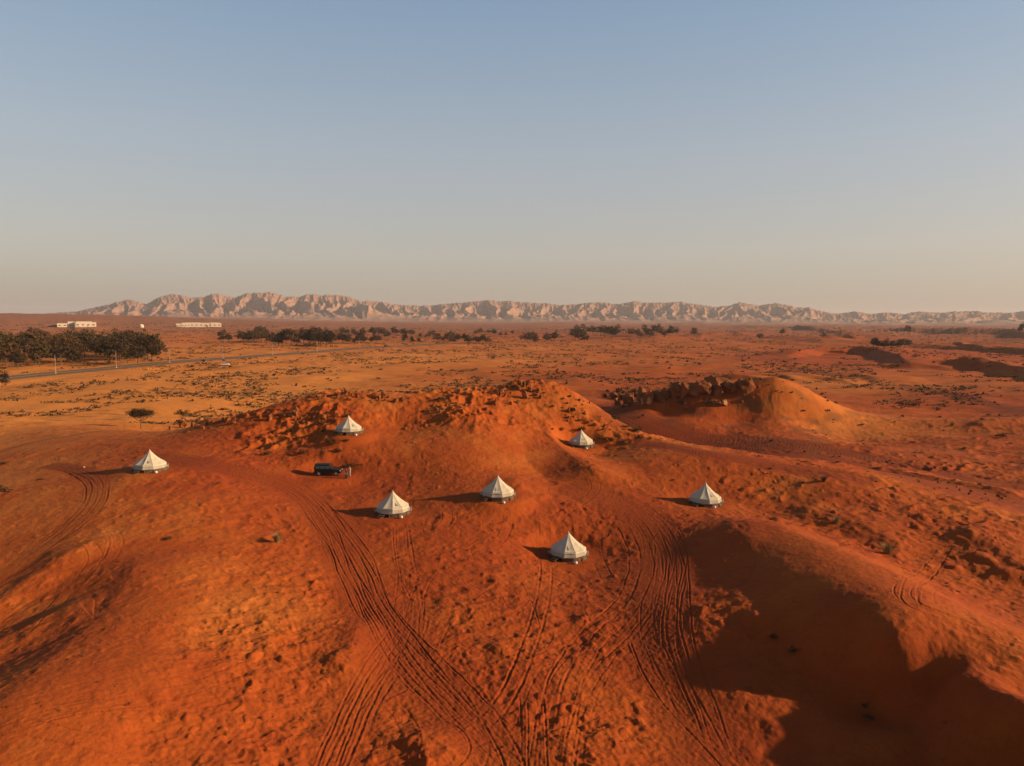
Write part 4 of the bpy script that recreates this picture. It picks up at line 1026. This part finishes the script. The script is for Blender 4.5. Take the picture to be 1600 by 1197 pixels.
# shrubs
SHRUBS = []
for i in range(8):
    mt = (M['leafd'], M['leafo'], M['leafb'], M['leafo'])[i % 4]
    SHRUBS.append(leaf_cloud(70 + i, 12, 30, .06, mt, .46, .44, .24, .26, .2))
def shrub_at(p, w, label, group=None, h=None, kind=None, name="shrub", sink=.05):
    o = link(bpy.data.objects.new(name, SHRUBS[tr.randrange(8) if kind is None else kind])); h = w * tr.uniform(.7, 1.15) if h is None else h
    o.scale = (w, w * tr.uniform(.8, 1.1), h); o.rotation_euler = (0, 0, tr.uniform(0, 6.28)); o.location = (p[0], p[1], p[2] - sink * h); tag(o, label, "shrub", group); return o
def tuft(name, u, v, w, h, n, mat, label, seed, cat="grass"):
    g = random.Random(seed); bm = bmesh.new()
    for _ in range(n):
        a = g.uniform(0, 6.28); b_ = Vector((math.cos(a), math.sin(a), 0)) * g.uniform(0, .12) * w; l = g.uniform(.5, 1) * h; out = Vector((math.cos(a), math.sin(a), 0)) * g.uniform(.1, .5) * w
        sd_ = Vector((-math.sin(a), math.cos(a), 0)) * .018; m1 = b_ + out * .45 + Vector((0, 0, l * .65)); t1 = b_ + out + Vector((0, 0, l * g.uniform(.75, 1)))
        v0 = bm.verts.new(b_ - sd_ - Vector((0, 0, .1))); v1 = bm.verts.new(b_ + sd_ - Vector((0, 0, .1))); v2 = bm.verts.new(m1 + sd_); v3 = bm.verts.new(m1 - sd_); v4 = bm.verts.new(t1)
        bm.faces.new((v0, v1, v2, v3)); bm.faces.new((v3, v2, v4))
    o = obj(name, bm, mat, None); p = hit(u, v); o.location = p; tag(o, label, cat); return o
tuft("grass_tuft", 433, 848, 2.2, 1.6, 170, M['grass'], "tall dry yellow grass tuft left of the main rutted track", 1)
tuft("grass_tuft", 1386, 865, 2.8, 1.7, 220, M['grass'], "large spiky grass tuft beyond the right dune crest", 2)
tuft("grass_tuft", 1306, 818, 2.2, 1.2, 160, M['grass'], "dry grass tuft right of the rightmost tent", 3)
tuft("grass_tuft", 1287, 752, 2.0, 1.2, 140, M['twig'], "brown grass tuft on the long crest right of the camp", 4)
for u, v, w, h, lab in [(265,843,1.4,1.1,"small round green bush alone on the sand left of the tracks"),(6,768,2.6,2.0,"brown bush at the left edge beyond the shaded hollows"),(62,750,1.6,.5,"flat dry bush near the tyre tracks at far left"),(5,725,2.4,1.0,"low dry bush at the left edge on the pale sand"),
  (548,727,4.6,.9,"wide low brown bush just behind the two people"),(962,655,3.0,2.2,"dark bush at the foot of the central dune, upper one"),(996,674,4.2,2.2,"dark wide bush on the crest right of the farthest tent"),(978,668,1.8,1.3,"small dark bush between the two dark bushes on the crest"),
  (944,687,2.6,1.2,"thin brown bush right of the farthest tent"),(974,695,2.6,1.0,"thin brown bush below the dark wide bush"),(372,634,2.6,1.6,"dark round bush on the left skyline of the ridge"),(1111,632,6.5,4.2,"big dark green bush in front of the rock wall"),(1064,632,3.6,2.4,"dark bush left of the big bush before the rock wall"),
  (1097,600,3.4,2.4,"bush growing on top of the rock wall"),(984,592,5.5,2.6,"rounded brown bush behind the left end of the rock wall"),(1048,592,4.2,2.2,"dark bush behind the middle of the rock wall"),(1072,640,2.2,1.0,"low bush on the red flat below the rock wall"),(1165,610,3.0,3.6,"dark tangled bush between the rock wall and the golden dune"),
  (1260,584,3.0,2.0,"dark bush behind the top of the golden dune"),(1347,665,2.2,1.6,"dark bush with a long shadow on the right flats"),(1566,683,3.4,2.6,"large grey bush at the far right of the flats"),(1204,690,2.4,1.6,"dark bush on the flats above the long crest"),(690,626,3.2,1.8,"brown bush on the skyline left of the highest crest"),
  (800,588,2.8,1.6,"dark round bush on the plain above the highest crest"),(742,589,3.4,2.0,"green bush on the plain behind the central dune"),(1210,998,1.2,.8,"small dark bush in the deep shade of the right dune"),(1240,1018,1.4,.8,"second dark bush lower in the shade of the right dune"),(1350,1105,1.0,.8,"small bush alone in the darkest shade at lower right"),(1358,1122,1.3,.5,"flat bush just below the small bush in the darkest shade")]:
    shrub_at(hit(u, v), w, lab, None, h)
for _ in range(13):
    shrub_at(hit(tr.uniform(938, 1000), tr.uniform(612, 624)), tr.uniform(2.5, 4.5), "dark shrub in the shaded thicket left of the rock wall", "shaded thicket left of the rock wall", kind=0)
for _ in range(14):
    shrub_at(hit(tr.uniform(855, 1010), tr.uniform(628, 700)), tr.uniform(.9, 2.2), "low dry bush on the slope around the farthest tent", "dry bushes around the farthest tent", kind=(2, 0)[_ % 2])
for _ in range(18):
    u = tr.uniform(395, 560); shrub_at(hit(u, tr.uniform(650, 712)), tr.uniform(.8, 2.2), "low dry bush among the rocks behind the car", "dry bushes among the rocks", kind=2)
n_ = 0
while n_ < 215:
    zone = tr.random()
    if zone < .72: u, v = tr.uniform(230, 1250), 542 + 75 * tr.random() ** 1.2
    elif zone < .9: u, v = tr.uniform(1050, 1600), tr.uniform(590, 760)
    else: u, v = tr.uniform(1150, 1600), tr.uniform(510, 585)
    if float(perlin(np.array([u / 60.]), np.array([v / 14.]))[0]) < -.12: continue
    p = hit(u, v); d = math.hypot(p[0], p[1])
    if d < 165 and v < 640: continue
    if min(np.hypot(ROAD[:, 0] - p[0], ROAD[:, 1] - p[1])) < 18: continue
    wpx = tr.uniform(3.5, 8.5) * (1 if v > 560 else .8)
    shrub_at(p, min(wpx * d / F_PX, 4.0), ("small" if wpx < 5 else "medium sized" if wpx < 6.8 else "wide") + " " + ("dark", "olive", "brown", "olive")[(kd := tr.randrange(8)) % 4] + " shrub " + where(u, v), "shrubs on the open plain" if u < 1100 else "shrubs on the right hand flats", kind=kd); n_ += 1
# ground scrub too fine to count
def scrub():
    g = np.random.RandomState(3); n = 42000
    u = g.uniform(-.62, .72, n); d = np.exp(g.uniform(math.log(200), math.log(2600), n)); x = d * np.sin(u); y = d * np.cos(u)
    hill = np.exp(-(((u - .29) / .13) ** 2 + ((d - 255) / 40) ** 2))
    keep = (hill < .3) & ((d > 290) | (u < .05)) & (perlin(x / 55, y / 90) + .6 * perlin(x / 17, y / 22) > .05 + .08 * (u > .25)) & ((u > -.30) | (d > 230)); 
    dr = np.full(n, 1e9)
    for k in range(0, len(ROAD), 2): dr = np.minimum(dr, np.hypot(x - ROAD[k, 0], y - ROAD[k, 1]))
    keep &= dr > 17
    x, y, d = x[keep], y[keep], d[keep]; n = len(x); z = bil(Z, TH, LD, x, y)
    co = []; m = 9
    s = g.uniform(.25, 1.0, n) ** 1.5 * (1.0 + d / 900)
    off = g.normal(size=(n, m, 3)) * np.array([.55, .55, .28]); off[:, :, 2] = np.abs(off[:, :, 2]) + .05
    P = np.stack([x, y, z], -1)[:, None] + off * s[:, None, None]
    a = g.normal(size=(n, m, 3)); a /= np.linalg.norm(a, axis=2)[..., None]; b = np.cross(a, g.normal(size=(n, m, 3))); b /= np.linalg.norm(b, axis=2)[..., None]
    q = s[:, None, None] * .34; co = np.stack([P - a * q, P + b * q, P + a * q, P - b * q], 2).reshape(-1, 3)
    o = link(bpy.data.objects.new("scrub", np_mesh("scrub", co, np.arange(n * m * 4).reshape(-1, 4), M['twig'], False))); tag(o, "fine dry scrub speckling the plain between the camp and the mountains", kind="stuff")
scrub()

def litter():
    g = np.random.RandomState(9); n = 9000
    u = g.uniform(-.66, .66, n); d = np.exp(g.uniform(math.log(44), math.log(200), n)); x = d * np.sin(u); y = d * np.cos(u)
    rgh = bil(ROUGH, TH, LD, x, y) * (1 - bil(BAND, TH, LD, x, y))
    keep = (perlin(x / 9, y / 9) + .5 * perlin(x / 3, y / 3) > .30 - .25 * rgh) & (g.rand(n) < rgh)
    for tx, ty, tz in TENT_POS: keep &= np.hypot(x - tx, y - ty) > 4
    x, y, d = x[keep], y[keep], d[keep]; n = len(x); z = bil(Z, TH, LD, x, y); m = 12; s = g.uniform(.10, .38, n) ** 1.3
    off = g.normal(size=(n, m, 3)) * np.array([.6, .6, .4]); off[:, :, 2] = np.abs(off[:, :, 2])
    P = np.stack([x, y, z], -1)[:, None] + off * s[:, None, None]
    a = g.normal(size=(n, m, 3)); a /= np.linalg.norm(a, axis=2)[..., None]; b = np.cross(a, g.normal(size=(n, m, 3))); b /= np.linalg.norm(b, axis=2)[..., None]
    q = s[:, None, None] * .42; co = np.stack([P - a * q, P + b * q * .3, P + a * q, P - b * q * .3], 2).reshape(-1, 3)
    o = link(bpy.data.objects.new("dry_litter", np_mesh("dry_litter", co, np.arange(n * m * 4).reshape(-1, 4), M['twig'], False))); tag(o, "tiny dry plants and twigs dotted over the sand of the camp", kind="stuff")
litter()

# ------------------------------------------------------------------ far buildings, lamps and vehicles
def building(u, vb, wpx, hpx, dpx, mat, label, steps=(), nwin=6, name="building", group=None):
    p = hit(u, vb); d = math.hypot(p[0], p[1]); k = d / F_PX; w, h, dp = wpx * k, hpx * k, dpx * k
    e = empty(name, (p[0], p[1], p[2] - .5), math.atan2(-p[0], p[1]))
    bm = bmesh.new(); box(bm, (0, dp / 2, h / 2), (w, dp, h))
    for x0, x1, hh in steps: box(bm, ((x0 + x1) / 2 * w, dp / 2 - .4, (h + hh * k) / 2), ((x1 - x0) * w, dp + .8, h + hh * k))
    obj("wall", bm, mat, e)
    bm = bmesh.new(); box(bm, (0, dp / 2, h + .25), (w + .6, dp + .6, .5)); obj("parapet", bm, M['roof'] if mat is M['brownwall'] else M['plaster'], e)
    for i in range(nwin):
        bm = bmesh.new(); box(bm, ((i + .5) / nwin * w - w / 2, -.83, h * .5), (w / nwin * .4, .1, h * .22)); obj("window", bm, M['brownwall'], e)
    bm = bmesh.new(); box(bm, (w * .1, -.84, h * .22), (max(1.2, w * .03), .12, h * .44)); obj("door", bm, M['brownwall'], e)
    tag(e, label, "building", group); return e
building(110, 511, 30, 5, 8, M['plaster'], "low cream building on the left half of the far left compound", [(-.1, .5, 2.5)], 5)
building(134, 511, 25, 6.5, 9, M['plaster'], "taller cream building on the right half of the far left compound", [(-.45, .3, 1.2)], 4)
building(83, 511, 14, 2.6, 5, M['brownwall'], "long dark brown shed left of the far left compound", [], 2, "shed")
building(286, 511, 18, 5, 8, M['plaster'], "pale building with shaded front left of the long white building", [(-.1, .5, 1.2)], 5)
building(318, 511, 48, 6, 9, M['plaster'], "long low white building on the sand behind the trees", [(-.5, -.1, .6), (.2, .42, .7)], 8)
building(242, 541, 9, 5, 6, M['plaster'], "small white hut at the right end of the dense grove", [], 2, "hut")
building(621, 521, 5, 4, 4, M['plaster'], "small white hut above the tree rows in the middle distance", [], 1, "hut")
building(859, 513, 3, 2, 3, M['plaster'], "tiny pale hut on the far desert right of the centre", [], 1, "hut")
def tank():
    p = hit(221, 512); d = math.hypot(p[0], p[1]); r_ = 3.2 * d / F_PX; bm = bmesh.new()
    rings(bm, [[Vector((r_ * c_ * math.cos(a), r_ * c_ * math.sin(a), z * r_)) for a in [2 * math.pi * i / 20 for i in range(20)]] for c_, z in ((1, -.2), (1, .7), (.9, 1.1), (.65, 1.4), (.3, 1.55), (.02, 1.6))], True)
    o = obj("domed_tank", bm, M['plaster'], None, True); o.location = p; tag(o, "small white dome between the two far compounds", "dome")
tank()
def make_lamp():
    t = empty("street_lamp", (0, 0, 0)); bm = bmesh.new(); tube(bm, (0, 0, -.5), (0, 0, 11), .16, .09); obj("pole", bm, M['metal'], t)
    for s in (-1, 1):
        bm = bmesh.new(); tube(bm, (0, 0, 10.8), (s * 2.2, 0, 11.4), .07, .05); obj("arm", bm, M['metal'], t)
        bm = bmesh.new(); box(bm, (s * 2.5, 0, 11.4), (.9, .35, .16), 0, .04); obj("lamp_head", bm, M['metal'], t)
    bm = bmesh.new(); box(bm, (0, 0, 0), (.6, .6, .5)); obj("base", bm, M['plaster'], t)
    return t
lamp0 = make_lamp(); li = 0
LAMPD = ["in front of the left part of the grove", "in front of the right part of the grove", "just past the right end of the grove", "opposite the bare sand past the grove", "by the thick clump of trees", "by the largest clump of trees", "near the far end of the road", "farthest along the road"]
for u in (90, 178, 262, 345, 424, 498, 560, 618):
    P = np.array([(CR.T @ np.array([x_, y_, z_ - CAM_Z])) for (x_, y_), z_ in zip(ROAD, ROADZ)]); us_ = IW / 2 + F_PX * P[:, 0] / -P[:, 2]
    k = int(np.argmin(np.abs(us_ - u))); T_ = ROAD[min(k + 1, len(ROAD) - 1)] - ROAD[k - 1]
    l_ = lamp0 if li == 0 else copy_tree(lamp0); l_.location = (ROAD[k, 0], ROAD[k, 1], ROADZ[k]); l_.rotation_euler = (0, 0, math.atan2(T_[1], T_[0]) - math.pi / 2)
    tag(l_, "double-armed street lamp on the median " + LAMPD[li], "street lamp", "street lamps along the road"); li += 1
def small_car(paint, label, pos, rz, name="car"):
    t = empty(name, pos, rz); bm = bmesh.new()
    prism(bm, [(-2.2, .35), (-2.2, .95), (-1.9, 1.02), (1.0, 1.0), (2.0, .85), (2.2, .6), (2.2, .35)], -.9, .9); b = obj("body", bm, paint, t); b.modifiers.new("bevel", 'BEVEL').width = .08
    bm = bmesh.new(); prism(bm, [(-1.9, 1.0), (-1.5, 1.5), (.3, 1.52), (1.0, .98)], -.78, .78, lambda z: .12 * (z - 1) * 2); obj("cabin", bm, M['glass'], t)
    bm = bmesh.new(); prism(bm, [(-1.45, 1.5), (-1.4, 1.56), (.2, 1.57), (.25, 1.52)], -.66, .66); obj("roof", bm, paint, t)
    for x in (-1.35, 1.35):
        for s in (-1, 1):
            bm = bmesh.new(); tube(bm, (x, s * .72, .33), (x, s * .93, .33), .33, None, 14); obj("wheel", bm, M['tyre'], t)
    tag(t, label, "car"); return t
p = hit(352, 571); small_car(M['carwhite'], "white car on the sand verge below the road", (p[0], p[1], p[2]), R(10)).scale = (1.2, 1.2, 1.2)
k = int(np.argmin(np.abs(us_ - 596))); q_ = ROAD[k] + ROADN[k] * 6; T_ = ROAD[k + 1] - ROAD[k]
small_car(M['trim'], "dark car driving on the far stretch of the road", (q_[0], q_[1], ROADZ[k] + .07), math.atan2(T_[1], T_[0])).scale = (1.3, 1.3, 1.5)
